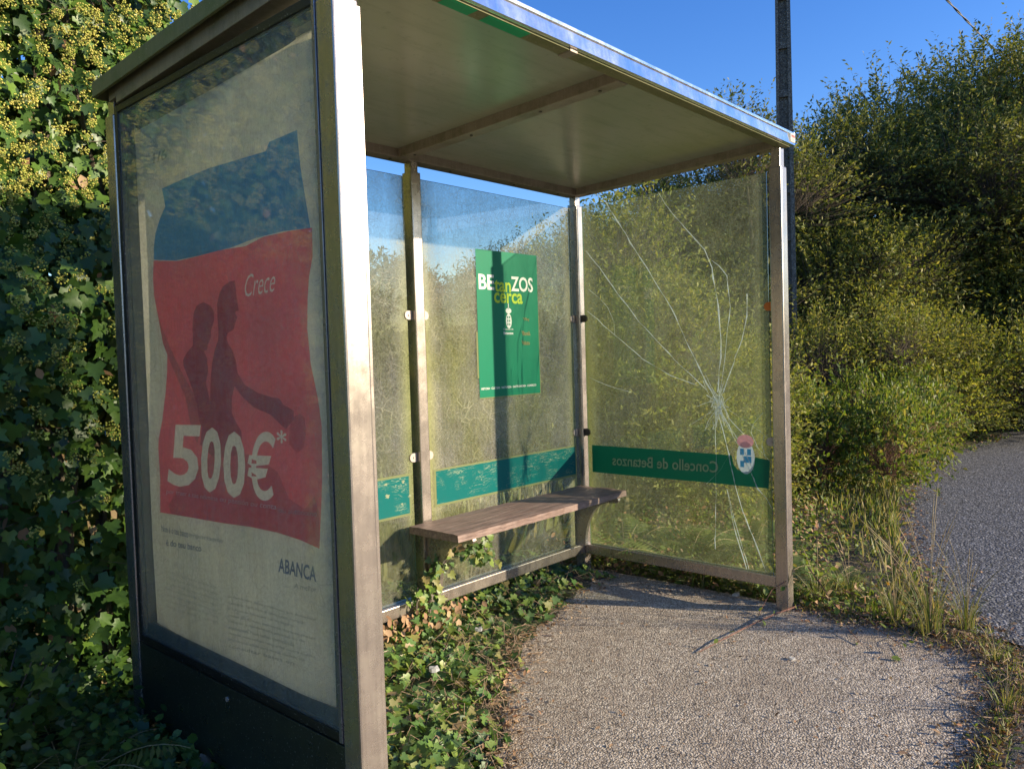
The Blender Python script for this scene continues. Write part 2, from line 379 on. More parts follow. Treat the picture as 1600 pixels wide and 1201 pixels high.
def text_arrays(s, bold=0.0, shear=0.0, spacing=1.0):
    cu = bpy.data.curves.new('t', 'FONT'); cu.body = s; cu.offset = bold; cu.shear = shear; cu.space_character = spacing
    cu.resolution_u = 3
    o = bpy.data.objects.new('t', cu); COL.objects.link(o)
    dg = bpy.context.evaluated_depsgraph_get(); dg.update()
    me = bpy.data.meshes.new_from_object(o.evaluated_get(dg))
    v = np.array([tuple(a.co) for a in me.vertices]); fs = [tuple(p.vertices) for p in me.polygons]
    bpy.data.objects.remove(o); bpy.data.curves.remove(cu); bpy.data.meshes.remove(me)
    return v, fs
class Print:
    """lettering: strings fitted into boxes, gathered into one mesh"""
    def __init__(s): s.v = []; s.f = []; s.m = []; s.n = 0
    def add(s, text, bl, br, tl, mi=0, ref=None, **k):
        v, fs = text_arrays(text, **k)
        bl, br, tl = map(np.array, (bl, br, tl))
        x0, x1 = v[:, 0].min(), v[:, 0].max(); y1 = v[:, 1].max() if ref is None else ref
        y0 = 0 if ref is not None else (v[:, 1].min() if text in '*' else min(0, v[:, 1].min()))
        a = (v[:, 0]-x0)/(x1-x0); b = (v[:, 1]-y0)/(y1-y0)
        P = bl+a[:, None]*(br-bl)+b[:, None]*(tl-bl)
        s.v.append(P); s.f += [tuple(i+s.n for i in f) for f in fs]; s.m += [mi]*len(fs); s.n += len(P)
        return s
    def build(s, name, mats, parent):
        me = bpy.data.meshes.new(name); me.from_pydata(np.vstack(s.v).tolist(), [], s.f)
        me.polygons.foreach_set('material_index', s.m)
        return link(name, me, mats, parent)

def mesh_np(name, V, T, mats, parent=None, mi=None, quad=False):
    k = 4 if quad else 3
    me = bpy.data.meshes.new(name); me.vertices.add(len(V)); me.vertices.foreach_set('co', V.astype(np.float32).ravel())
    me.loops.add(len(T)*k); me.loops.foreach_set('vertex_index', T.astype(np.int32).ravel())
    me.polygons.add(len(T)); me.polygons.foreach_set('loop_start', np.arange(0, len(T)*k, k, dtype=np.int32))
    me.polygons.foreach_set('loop_total', np.full(len(T), k, dtype=np.int32))
    if mi is not None: me.polygons.foreach_set('material_index', mi.astype(np.int32))
    me.update(calc_edges=True); me.validate()
    return link(name, me, mats, parent)
def unit(a): return a/(np.linalg.norm(a, axis=-1, keepdims=True)+1e-9)
def inst(tv, tf, pos, tip, nrm, scale):
    """place template (tip along +y, face along +z) at each pos"""
    n = unit(nrm); y = unit(tip-(tip*n).sum(1, keepdims=True)*n); x = np.cross(y, n)
    s = np.asarray(scale).reshape(-1, 1, 1)
    R = np.stack([x, y, n], 1)                      # rows
    V = np.einsum('kj,nji->nki', tv, R)*s+pos[:, None, :]
    F = tf[None]+(np.arange(len(pos))*len(tv))[:, None, None]
    return V.reshape(-1, 3), F.reshape(-1, tf.shape[1])
IVY2 = [(0, 0), (.27, -.16), (.52, .12), (.33, .30), (.40, .58), (.17, .58), (0, 1), (-.17, .58), (-.40, .58), (-.33, .30), (-.52, .12), (-.27, -.16)]
IVYV = np.array([(0, .3, -.05)]+[(x, y, .10*abs(x)-.08*y*y) for x, y in IVY2]); IVYF = np.array([(0, i+1, (i+1) % 12+1) for i in range(12)])
LEAFV = np.array([(0, 0, 0), (.2, .3, .05), (.19, .65, .04), (0, 1, -.05), (-.19, .65, .04), (-.2, .3, .05), (0, .5, -.03)], float)
LEAFF = np.array([(6, i, (i+1) % 6) for i in range(6)])
DIAV = np.array([(0, 0, 0), (.2, .45, .05), (0, 1, -.03), (-.2, .45, .05)], float); DIAF = np.array([(0, 1, 2), (0, 2, 3)])
OCTV = np.array([(1, 0, 0), (-1, 0, 0), (0, 1, 0), (0, -1, 0), (0, 0, 1), (0, 0, -1)], float)
OCTF = np.array([(0, 2, 4), (2, 1, 4), (1, 3, 4), (3, 0, 4), (2, 0, 5), (1, 2, 5), (3, 1, 5), (0, 3, 5)])
def rdir(n, r=rng): return unit(r.normal(size=(n, 3)))

# ------------------------------------------------------------ the setting: ground, pad, lay-by, road
def sheet(name, pts, z, mat):
    bm = bmesh.new(); bm.faces.new([bm.verts.new((x, y, z)) for x, y in pts]); bm.normal_update(); bmesh.ops.triangulate(bm, faces=bm.faces)
    me = bpy.data.meshes.new(name); bm.to_mesh(me); bm.free()
    o = link(name, me, mat); o['kind'] = 'structure'; return o
sheet('ground', [(-600, -600), (600, -600), (600, 900), (-600, 900)], -.03, M_ground)
def ragged(pts, amp, step, r):
    out = []
    for (x0, y0), (x1, y1) in zip(pts, pts[1:]+pts[:1]):
        n = max(1, int(math.hypot(x1-x0, y1-y0)/step)); n = min(n, 80)
        for i in range(n):
            t = i/n; out.append((x0+(x1-x0)*t+r.uniform(-amp, amp), y0+(y1-y0)*t+r.uniform(-amp, amp)))
    return out
rr = random.Random(3)
pad = MB(); pp = ragged([(.02, .06), (2.72, .06), (2.74, -1.4), (2.72, -2.12), (2.5, -2.31), (2.0, -2.38), (-3.0, -2.42), (-3.0, -2.0), (.02, -1.9)], .018, .12, rr)
pad.prism(pp, 2, -.028, 0.0); pad.build('concrete_pad', M_pad)['kind'] = 'structure'
sheet('road', ragged([(-80, -2.45), (2.1, -2.43), (2.7, -2.40), (3.1, -2.33), (80, -2.33), (80, -14), (-80, -14)], .012, .15, rr), -.012, M_road)
sheet('lay_by', ragged([(2.80, -2.52), (2.95, -2.05), (3.3, -1.76), (4.2, -1.42), (5.5, -1.0), (7.5, -.5), (10, -.55), (14, -.7), (60, -.8), (60, -2.48)], .02, .15, rr), -.018, M_layby)

def hill():
    n = 120; V = []; F = []
    for i in range(n+1):
        a = 2*math.pi*i/n
        for j, (d, h) in enumerate(((48, -.05), (58, 2.2), (75, 5.0), (100, 7.5), (160, 8.0), (300, 0))):
            V.append((CC[0]+d*math.sin(a), CC[1]+d*math.cos(a), h*(1+.18*math.sin((i%n)*math.pi*2/n*13+j))*(.62 if 1.7 < a < 5.2 else 1) if h > 0 else -.06))
    for i in range(n):
        for j in range(5): k = i*6+j; F.append((k, k+6, k+7, k+1))
    me = bpy.data.meshes.new('hills'); me.from_pydata(V, [], F)
    for p in me.polygons: p.use_smooth = True
    m, nt, p, o = newmat('wooded slope'); v = coords(nt)
    c = ramp(nt, noise(nt, v, .35, 8, .75), [(.35, (.02, .032, .012)), (.6, (.06, .08, .025)), (.75, (.11, .12, .04))]); nt.links.new(c, p.inputs['Base Color']); p.inputs['Roughness'].default_value = 1
    nt.links.new(bump(nt, noise(nt, v, .8, 6, .8), 1.0, 1.5), p.inputs['Normal'])
    link('hills', me, m)['kind'] = 'structure'
hill()
# ------------------------------------------------------------ the bus shelter
Lx = 2.664; FY = -1.336
def slope(y): return .045*(-y)/1.306
SH = empty('bus_shelter', (1.3, -.65, 0), 'open bronze metal bus shelter with dirty glass walls, wooden bench and poster case', 'bus shelter')
def post(name, x0, x1, y0, y1, base=0.0, collar=2.287):
    b = MB(); b.box(x0, x1, y0, y1, base, collar, .006)
    i = .009; zt = 2.345+slope((y0+y1)/2)
    b.box(x0+i, x1-i, y0+i, y1-i, collar-.01, zt, .004)
    return b.build('post', M_post, SH)
p_fl = post('post', -.083, -.005, FY, FY+.075)
p_bl = post('post', -.083, -.005, .004, .074)
p_bm = post('post', 1.30, 1.362, -.036, .034, .0, 2.285)
p_br = post('post', 2.632, 2.698, -.036, .03, .0, 2.28)
p_fr = post('post', 2.630, 2.700, FY, FY+.068)
# narrow glazing bead on the two front posts and the corner
b = MB(); b.box(-.003, .012, FY+.012, FY+.05, .02, 2.28, .002); b.build('trim', M_post, SH)
b = MB(); b.box(2.618, 2.6295, -.052, -.038, .176, 2.27, .002); b.build('trim', M_edge, SH)
# bottom rails
b = MB(); b.box(-.004, 1.299, -.034, .03, .118, .176, .004); b.box(1.363, 2.631, -.034, .03, .118, .176, .004); b.build('bottom_rail', M_post, SH)
b = MB(); b.box(2.634, 2.696, FY+.069, -.037, .118, .176, .004); b.build('bottom_rail', M_post, SH)
# roof: perimeter beams, crossbeam, soffit sheets, top tray, fascia
def beam(name, x0, x1, y0, y1, h0, h1, mat):
    b = MB(); b.box(x0, x1, y0, y1, h0, h1, .003, shear=slope); return b.build(name, mat, SH)
beam('roof_beam', -.083, 2.698, -.036, .032, 2.336, 2.396, M_beam)            # back
beam('roof_beam', -.086, -.004, FY+.03, -.037, 2.312, 2.392, M_beam)          # left, above the poster case
beam('roof_beam', 2.632, 2.700, FY+.03, -.037, 2.336, 2.394, M_beam)          # right
beam('roof_beam', 1.222, 1.286, FY+.03, -.037, 2.336, 2.392, M_beam)          # middle
fb = beam('roof_beam', -.083, 2.698, FY-.02, FY+.029, 2.338, 2.392, M_mossrail)  # front
b = MB(); b.box(-.003, 1.221, FY+.03, -.037, 2.378, 2.39, shear=slope); b.box(1.287, 2.631, FY+.03, -.037, 2.378, 2.39, shear=slope)
sof = b.build('roof_lining', M_soffit, SH)
b = MB(); b.box(-.105, 2.715, FY-.036, .082, 2.397, 2.41, .002, shear=slope); b.build('roof_sheet', M_fascia, SH)
# front fascia, a folded bright tray edge
zf = 2.393
b = MB(); b.prism([(FY-.038, zf), (FY-.029, zf+.064), (FY-.020, zf+.068), (FY-.019, zf+.060), (FY-.0235, zf+.058), (FY-.031, zf+.006), (FY-.021, zf+.003), (FY-.021, zf-.002)], 0, -.107, 2.722)
fas = b.build('fascia', M_fascia, SH)
b = MB(); b.box(2.66, 2.716, FY-.0405, FY-.032, zf+.012, zf+.052, .0008); lab = b.build('warning_label', M_pwhite, fas)
pr = Print(); y_ = FY-.0415
pr.add('IIII', (2.668, y_, zf+.034), (2.708, y_, zf+.034), (2.668, y_, zf+.046), 0, bold=.02); 
for k in range(3): pr.add('mmmmmmm', (2.668, y_, zf+.017+.005*k), (2.708, y_, zf+.017+.005*k), (2.668, y_, zf+.020+.005*k), 1)
pr.build('lettering', [mat_sticker('label red', (.5, .05, .04)), M_pgrey], fas)
# left roof edge (mossy) and back edge
b = MB(); b.box(-.118, -.1065, FY-.036, .09, 2.357, 2.412, .003, shear=slope); b.build('roof_edge', M_mossrail, SH)
b = MB(); b.box(-.106, 2.715, .083, .092, 2.352, 2.41, .003); b.build('roof_edge', M_mossrail, SH)
b = MB(); b.box(2.716, 2.726, FY-.036, .09, 2.362, 2.412, .003, shear=slope); b.build('roof_edge', M_fascia, SH)
# green tape left on the front beam
poly_obj('green_tape', [([(x0, FY-.019, 2.3368+slope(FY)), (x1, FY-.019, 2.3368+slope(FY)), (x1, FY+.027, 2.3368+slope(FY)), (x0, FY+.027, 2.3368+slope(FY))], 0)
    for x0, x1 in ((.30, .42), (.47, .66))], [mat_sticker('green tape', (.01, .42, .16), 0, .4, .1, .1)], fb)
b = MB(); b.box(.86, .90, FY-.024, FY+.031, 2.334, 2.345, .002, shear=slope); b.build('joint_clip', M_beam, fb)

def bolt(par, x, y, z, ax=2, r_=.007):
    b = MB(); b.cyl((x, y, z), ax, r_, .004, 10); b.build('bolt', M_bolt, par)
for y_ in (-1.2, -.9, -.5, -.12):
    bolt(bpy.data.objects['roof_beam.003'], 1.254, y_, 2.334+slope(y_)); bolt(bpy.data.objects['roof_beam.002'], 2.666, y_, 2.334+slope(y_))
for x_ in (.2, .75, 1.2, 1.6, 2.1, 2.5): bolt(bpy.data.objects['roof_beam'], x_, -.002, 2.334)
# glass walls
def pane(name, mat, x0, x1, y0, y1, z0, z1, label=None):
    b = MB(); b.box(x0, x1, y0, y1, z0, z1)
    for f in b.bm.faces:
        n = f.normal
    o = b.build(name, [mat, M_gedge], SH)
    me = o.data; thin = 0 if (x1-x0) < (y1-y0) else 1
    for p in me.polygons:
        if abs(p.normal[thin]) < .5: p.material_index = 1
    if label: o['label'] = label
    return o
gA = pane('glass_panel', M_glassA, BLX0, BLX1, -.004, .004, .178, 2.262)
gB = pane('glass_panel', M_glassB, BRX0, BRX1, -.004, .004, .178, 2.262)
gC = pane('glass_panel', M_glassC, 2.660, 2.668, -1.244, -.062, .178, 2.272, 'green algae covered cracked glass end panel')
# stickers on the back wall
def quad(g, name, mat, u0, u1, z0, z1, d=0, ax=1, base=-.005, parent=None):
    if ax == 1: pts = [(u0, base-d, z0), (u1, base-d, z0), (u1, base-d, z1), (u0, base-d, z1)]
    else: pts = [(base-d, u0, z0), (base-d, u1, z0), (base-d, u1, z1), (base-d, u0, z1)]
    return poly_obj(name, [(pts, 0)], [mat], g)
po = quad(gB, 'poster', M_green, 1.765, 2.277, 1.143, 1.947, .0006)
po['label'] = 'green poster with white and lime lettering'
polys = [([(1.752, -.0052, 1.25), (1.764, -.0052, 1.25), (1.764, -.0052, 1.50), (1.752, -.0052, 1.50)], 0),
         ([(1.764, -.0052, 1.143), (1.764, -.0052, 1.137), (2.283, -.0052, 1.137), (2.283, -.0052, 1.60), (2.278, -.0052, 1.60), (2.278, -.0052, 1.143)], 0),
         ]
poly_obj('glue_residue', polys, [M_residue], gB)
pr = Print(); Y = -.0066
def bw(px0, px1, base, top):   # box on the back wall from pixels: left x, right x, baseline, top
    a = at(px0, base, 1, Y); c = at(px1, base, 1, Y); t = at(px0, top, 1, Y)
    return a, c, t
def line(pr, s, x0, x1, z0, z1, mi, **k):
    pr.add(s, (x0, Y, z0), (x1, Y, z0), (x0, Y, z1), mi, **k)
z0 = at(750, 451, 1, Y)[2]; z1 = at(750, 427, 1, Y)[2]
xs = [at(x, 445, 1, Y)[0] for x in (748, 772, 798.5, 832.5)]
line(pr, 'BE', xs[0], xs[1], z0, z1, 0, bold=.022, ref=.73)
line(pr, 'tan', xs[1]+.002, xs[2]-.002, z0-.008, z1-.012, 1, bold=.02, ref=.73)
line(pr, 'ZOS', xs[2], xs[3], z0, z1, 0, bold=.022, ref=.73)
xs2 = [at(x, 465, 1, Y)[0] for x in (772, 816.5)]
z2 = at(790, 473, 1, Y)[2]; z3 = at(790, 455, 1, Y)[2]
line(pr, 'cerca', xs2[0], xs2[1], z2, z3, 1, bold=.022, ref=.56)
xq = [at(x, 520, 1, Y)[0] for x in (787, 802)]
zq = [at(795, y, 1, Y)[2] for y in (515.5, 512.5, 522.5, 518)]
line(pr, 'Concello de', xq[0], xq[1], zq[0], zq[1], 0, bold=.01)
line(pr, 'Betanzos', xq[0], xq[1], zq[2], zq[3], 0, bold=.03)
xb = [at(x, 605, 1, Y)[0] for x in (752, 838)]
line(pr, 'HISTORIA · CULTURA · NATUREZA · GASTRONOMIA · COMERCIO', xb[0], xb[1], 1.185, 1.197, 0, bold=.02)
for (x0, x1, y0, y1, s) in ((817, 827, 501, 496, 'Viky'), (815, 829, 523, 517, 'Ibai'), (815, 828, 538, 532, 'Valuto')):
    a = at(x0, y0, 1, Y); c = at(x1, y0+1, 1, Y); t = at(x0, y1, 1, Y)
    line(pr, s, a[0], c[0], a[2]-.004, t[2], 2, shear=-.3, bold=.05)
pr.build('lettering', [M_white, M_lime, M_residue], gB)
# little coat of arms on the poster: crown, shield with a band pattern
cx_, cz_ = at(795, 500, 1, Y)[[0, 2]]
sh = []
def ell(cx, cz, rx, rz, n=16, a0=0, a1=2*math.pi): return [(cx+rx*math.cos(a0+(a1-a0)*k/n), Y, cz+rz*math.sin(a0+(a1-a0)*k/n)) for k in range(n)]
sh.append((ell(cx_, cz_-.005, .024, .042), 0)); sh.append((ell(cx_, cz_+.052, .024, .016), 0))
sh.append(([(cx_-.003, Y, cz_+.062), (cx_+.003, Y, cz_+.062), (cx_+.003, Y, cz_+.092), (cx_-.003, Y, cz_+.092)], 0))
for dz in (-.024, -.004, .016):
    for dx in (-.009, .007): sh.append(([(cx_+dx-.004, Y-.0006, cz_+dz-.006), (cx_+dx+.004, Y-.0006, cz_+dz-.006), (cx_+dx+.004, Y-.0006, cz_+dz+.006), (cx_+dx-.004, Y-.0006, cz_+dz+.006)], 1))
poly_obj('coat_of_arms', sh, [M_white, M_green], gB)
quad(gA, 'sticker_band', M_teal, .06, 1.243, .606, .79, .0006)
quad(gA, 'glue_residue', M_residue, .05, 1.258, .594, .802)
bt = quad(gB, 'sticker_band', M_teal, 1.425, 2.60, .618, .788, .0006)
quad(gB, 'glue_residue', M_residue, 1.41, 2.606, .606, .798)
# worn white spots of the left band
w = []
for (u, v, r_) in ((603, 757, .02), (606, 775, .028), (630, 752, .02), (640, 775, .018), (628, 787, .012)):
    c = at(u, v, 1, -.0062); n = 22; r_ *= .7
    w.append(([(c[0]+r_*q_*math.cos(2*math.pi*k/n), -.0062, c[2]+.6*r_*q_*math.sin(2*math.pi*k/n)) for k in range(n) for q_ in [rr.uniform(.25, 1.3)]], 0))
poly_obj('worn_spots', w, [M_mirrorlet], gA)

# end wall band (seen from behind: lettering mirrored), cut out round the crest
XB = 2.6595
def ew(u, v, d=.0): 
    p = at(u, v, 0, XB-d); return (XB-d, p[1], p[2])
band = [ew(925, 695), ew(1030, 702), ew(1143, 711), ew(1146, 725), ew(1152, 733), ew(1161, 737), ew(1170, 736), ew(1177, 728), ew(1180, 714), ew(1203, 719), ew(1201, 763), ew(1100, 753), ew(1010, 745), ew(926, 737)]
poly_obj('sticker_band', [(band, 0)], [M_dgreen], gC)
pr = Print(); 
a = ew(1122, 738, .001); c = ew(957, 726, .001)
zt = lambda u, v: np.array(ew(u, v, .001))
pr.add('Concello de Betanzos', a, c, zt(1122, 720), 0, bold=.012, ref=.72)
pr.build('lettering', [M_mirrorlet], gC)
cc = np.array(ew(1165, 712, .001))
def el2(c, ry, rz, n=18, d=0): return [(c[0]-d, c[1]+ry*math.cos(2*math.pi*k/n), c[2]+rz*math.sin(2*math.pi*k/n)) for k in range(n)]
crest = [(el2(cc+np.array((0, 0, -.01)), .052, .088), 2), (el2(cc+np.array((0, 0, .078)), .048, .036, d=.0005), 1)]
for dy, dz in ((-.02, .02), (.02, .02), (-.022, -.02), (.02, -.045), (.0, -.02)):
    crest.append(([(cc[0]-.0008, cc[1]+dy-.011, cc[2]+dz-.016), (cc[0]-.0008, cc[1]+dy+.011, cc[2]+dz-.016), (cc[0]-.0008, cc[1]+dy+.011, cc[2]+dz+.018), (cc[0]-.0008, cc[1]+dy-.011, cc[2]+dz+.018)], 0))
poly_obj('coat_of_arms', crest, [M_crestblue, M_crestpink, M_crestpale], gC)
# cracks
def mat_crack():
    m, nt, p, o = newmat('bright fracture line'); p.inputs['Base Color'].default_value = (.82, .86, .84, 1); p.inputs['Roughness'].default_value = .15
    tr = N(nt, 'ShaderNodeBsdfTranslucent'); tr.inputs[0].default_value = (.8, .85, .83, 1)
    ms = N(nt, 'ShaderNodeMixShader', Fac=.5); nt.links.new(p.outputs[0], ms.inputs[1]); nt.links.new(tr.outputs[0], ms.inputs[2])
    a = N(nt, 'ShaderNodeBsdfTransparent'); m2 = N(nt, 'ShaderNodeMixShader'); v = coords(nt)
    nt.links.new(ramp(nt, noise(nt, v, 30, 3), [(.35, .35), (.6, .95)]), m2.inputs[0]); nt.links.new(a.outputs[0], m2.inputs[1]); nt.links.new(ms.outputs[0], m2.inputs[2])
    nt.links.new(m2.outputs[0], o.inputs[0]); return m
M_crack = mat_crack()
def c6(*q): return [(880+x/3.5325, 220+y/3.5325) for x, y in q]
def c7(*q): return [(880+x/2.86, 560+y/2.86) for x, y in q]
CR = [(c6((233, 335), (300, 445), (370, 560), (460, 700), (530, 815), (600, 930), (680, 1110), (725, 1200))+c7((640, 110), (690, 200)), 1.3),
      (c6((525, 285), (560, 345), (610, 410), (700, 515), (780, 600), (820, 700), (855, 910), (870, 1100), (868, 1200))+c7((690, 150)), 1.3),
      (c6((815, 655), (860, 690), (905, 745), (922, 920), (900, 1100), (893, 1200))+c7((700, 150)), .9),
      (c6((1015, 845), (1015, 970), (985, 1100), (945, 1200))+c7((765, 10), (715, 150)), 1.0),
      (c6((125, 610), (200, 700), (270, 800), (420, 1000), (610, 1200))+c7((490, 0), (570, 70), (640, 140)), 1.1),
      (c6((140, 820), (200, 865), (245, 920), (280, 1000), (285, 1070)), .7), (c6((130, 935), (285, 1070), (435, 1200))+c7((350, 0), (480, 75), (600, 120)), .8),
      (c7((115, 85), (200, 120), (300, 150)), .5),
      (c7((690, 230), (720, 350), (740, 430), (770, 570), (800, 680), (850, 800), (905, 950)), 1.0),
      (c7((700, 240), (790, 400), (870, 580), (945, 670)), 1.3), (c7((705, 245), (800, 390), (850, 500)), 1.0),
      (c7((730, 580), (760, 740), (820, 940)), .8), (c7((735, 590), (775, 760), (830, 940)), .6), (c7((680, 250), (683, 570), (680, 850)), .6),
      (c7((720, 240), (800, 330), (870, 400), (925, 460)), .9), (c7((895, 240), (850, 290), (838, 330), (870, 400)), .5),
      (c7((900, 340), (890, 390), (905, 445)), .8), (c7((740, 230), (830, 290), (925, 360)), .4), (c7((690, 200), (640, 250), (560, 300)), .35),
      (c7((760, 400), (700, 500), (640, 560)), .3)]
for k in range(78):      # crushed glass star at the impact
    a_ = rr.uniform(0, 6.28); c0 = (1121+rr.uniform(-5, 8), 632+rr.uniform(-14, 14)); l_ = rr.uniform(5, 26)*rr.choice((.6, 1, 1.6))
    CR.append(([c0, (c0[0]+l_*.5*math.cos(a_)+rr.uniform(-2, 2), c0[1]+l_*.7*math.sin(a_)), (c0[0]+l_*.8*math.cos(a_), c0[1]+l_*1.3*math.sin(a_))], rr.uniform(.3, .8)))
b = MB()
for pts, w_ in CR:
    P = [Vector(ew(u, v, .0018)) for u, v in pts]; out = []
    for p0, p1 in zip(P, P[1:]):
        n = max(1, int((p1-p0).length/.05))
        for i in range(n): out.append(p0.lerp(p1, i/n)+Vector((0, rr.gauss(0, .0012), rr.gauss(0, .0012))))
    out.append(P[-1]); out = [o if -1.243 < o.y < -.063 else Vector((o.x, max(-1.243, min(-.063, o.y)), o.z)) for o in out]
    if len(out) > 1: b.tube(out, [.0019*w_*rr.choice((.35, .6, .9, 1.2, 1.7)) for _ in out], 4)
b.build('crack', M_crack, gC)

# glass clamps (D-shaped plates with a bolt)
def clamp(post_, x, y, z, dx=0, dy=0, mat=M_clamp):
    b = MB(); r = .022
    if dx:      # plate on a pane of the back wall
        pts = [(x, z-r)]+[(x+dx*(.025+r*math.sin(math.pi*k/10)), z-r*math.cos(math.pi*k/10)) for k in range(11)]+[(x, z+r)]
        b.prism(pts, 1, y-.009, y-.005, bev=.001); b.prism(pts, 1, y+.005, y+.009)
        b.cyl((x+dx*.02, y-.0105, z), 1, .006, .004, 10)
    else:
        pts = [(y, z-r)]+[(y+dy*(.025+r*math.sin(math.pi*k/10)), z-r*math.cos(math.pi*k/10)) for k in range(11)]+[(y, z+r)]
        b.prism(pts, 0, x-.009, x-.005, bev=.001); b.prism(pts, 0, x+.005, x+.009)
        b.cyl((x-.0105, y+dy*.02, z), 0, .006, .004, 10)
    return b.build('glass_clamp', mat, post_)
def child_fix(o):      # sub-part of a mesh part: same world frame as its parent
    o.location = (0, 0, 0); return o
for z in (1.582, .876):
    child_fix(clamp(p_bm, 1.2995, 0, z, dx=-1)); child_fix(clamp(p_bm, 1.3625, 0, z, dx=1))
    child_fix(clamp(p_br, 2.6315, 0, z, dx=-1))
    k = child_fix(clamp(p_br, 2.664, -.0365, z, dy=-1, mat=M_bolt)); k['label'] = 'dark glass clamp on the cracked panel'
    k = child_fix(clamp(p_fr, 2.664, FY+.0685, z, dy=1, mat=(M_orange if z > 1 else M_clamp)))
    if z > 1: k['label'] = 'orange rusty glass clamp'
    child_fix(clamp(p_bl, -.0045, 0.008, z, dx=1))

# bench: plank on two curved brackets
def bench():
    b = MB(); x0, x1, y0, y1, z0, z1 = 1.19, 2.575, -.395, -.058, .520, .556
    nx, ny = 60, 10; g = {}
    for s in (0, 1):
        for i in range(nx+1):
            for j in range(ny+1):
                x = x0+(x1-x0)*i/nx; y = y0+(y1-y0)*j/ny
                e = .006*math.sin(x*7+y*3)+.004*math.sin(x*17)
                if j in (0, ny): y += .002*math.sin(i*1.3)+rr.uniform(-.0015, .0015)
                if i in (0, nx): x += rr.uniform(-.003, .003)
                z = (z0, z1)[s]+.005*math.sin((i/nx)*math.pi*1.4)*(j/ny-.5)+(-.003 if j in (0, ny) and s else 0)+(.001*math.sin(j*2.6) if s else 0)
                if s and x > 2.42: z -= .0015*math.sin(j*1.1)*2
                g[s, i, j] = b.bm.verts.new((x, y, z))
    for i in range(nx):
        for j in range(ny):
            b.bm.faces.new([g[1, i, j], g[1, i+1, j], g[1, i+1, j+1], g[1, i, j+1]]); b.bm.faces.new([g[0, i, j], g[0, i, j+1], g[0, i+1, j+1], g[0, i+1, j]])
    for i in range(nx):
        for j in (0, ny): b.bm.faces.new([g[0, i, j], g[0, i+1, j], g[1, i+1, j], g[1, i, j]])
    for j in range(ny):
        for i in (0, nx): b.bm.faces.new([g[0, i, j], g[0, i, j+1], g[1, i, j+1], g[1, i, j]])
    return b.build('bench_seat', M_wood, SH)
bench()
def bracket(x):
    pts = [(-.037, .516), (-.345, .516)]
    pts += [(-.345-.018*math.sin(math.pi*k/6), .498+.018*math.cos(math.pi*k/6)) for k in range(1, 6)]
    pts += [(-.345, .480), (-.30, .478)]
    pts += [(-.30+.185*math.sin(math.pi/2*k/12), .478-.28*(1-math.cos(math.pi/2*k/12))) for k in range(1, 13)]
    pts += [(-.098, .19), (-.037, .19)]
    b = MB(); b.prism(pts, 0, x-.012, x+.012, bev=.002)
    b.box(x-.028, x+.028, -.33, -.06, .5165, .5195)
    return b.build('bench_bracket', M_post, SH)
bracket(1.331); bracket(2.60 if False else 2.545)

# ------------------------------------------------------------ the poster case on the left end wall
XC = -.062
def ad(u, v, d=0.0):
    p = at(u, v, 0, XC-d); return (XC-d, float(p[1]), float(p[2]))
b = MB()
b.box(-.056, -.008, -.030, .003, .356, 2.311, .002); b.box(-.056, -.008, -1.2595, -1.205, .356, 2.311, .002)
b.box(-.056, -.008, -1.2045, -.0305, 2.262, 2.311, .002); b.box(-.056, -.008, -1.2045, -.0305, .356, .42, .002)
case = b.build('poster_case', M_gasket, SH)
def mat_opal():
    m, nt, p, o = newmat('opal back sheet'); v = coords(nt)
    c = ramp(nt, noise(nt, v, 5, 5, .7), [(.3, (.62, .62, .52)), (.7, (.80, .79, .72))]); nt.links.new(c, p.inputs['Base Color']); p.inputs['Roughness'].default_value = .35
    tr = N(nt, 'ShaderNodeBsdfTranslucent'); nt.links.new(c, tr.inputs[0])
    ms = N(nt, 'ShaderNodeMixShader', Fac=.65); nt.links.new(p.outputs[0], ms.inputs[1]); nt.links.new(tr.outputs[0], ms.inputs[2]); nt.links.new(ms.outputs[0], o.inputs[0]); return m
b = MB(); b.box(-.022, -.018, -1.2040, -.0310, .4205, 2.2615); child_fix(b.build('back_sheet', mat_opal(), case))
b = MB()
b.box(-.078, -.0565, -.022, .003, .356, 2.311, .003); b.box(-.078, -.0565, -1.2595, -1.236, .356, 2.311, .003)
b.box(-.078, -.0565, -1.2355, -.0225, 2.286, 2.311, .003); b.box(-.078, -.0565, -1.2355, -.0225, .356, .382, .003)
child_fix(b.build('case_frame', M_gasket, case))
b = MB(); b.box(-.084, -.0785, -1.2585, -1.243, .36, 2.309, .002); 
child_fix(b.build('frame_strip', M_edge, case))
b = MB(); b.box(-.0725, -.0685, -1.2355, -.0225, .3825, 2.2855); child_fix(b.build('display_glass', [M_glassD], case))
b = MB(); b.box(-.078, -.010, -1.2595, .003, .075, .350, .003); kp = b.build('kick_panel', M_dark, SH)
b = MB(); b.cyl((-.0795, -.64, .31), 0, .008, .004, 12); child_fix(b.build('lock', M_clamp, kp))
b = MB(); b.box(-.03, -.01, -1.22, -.03, .02, .0745); child_fix(b.build('case_foot', M_gasket, kp))

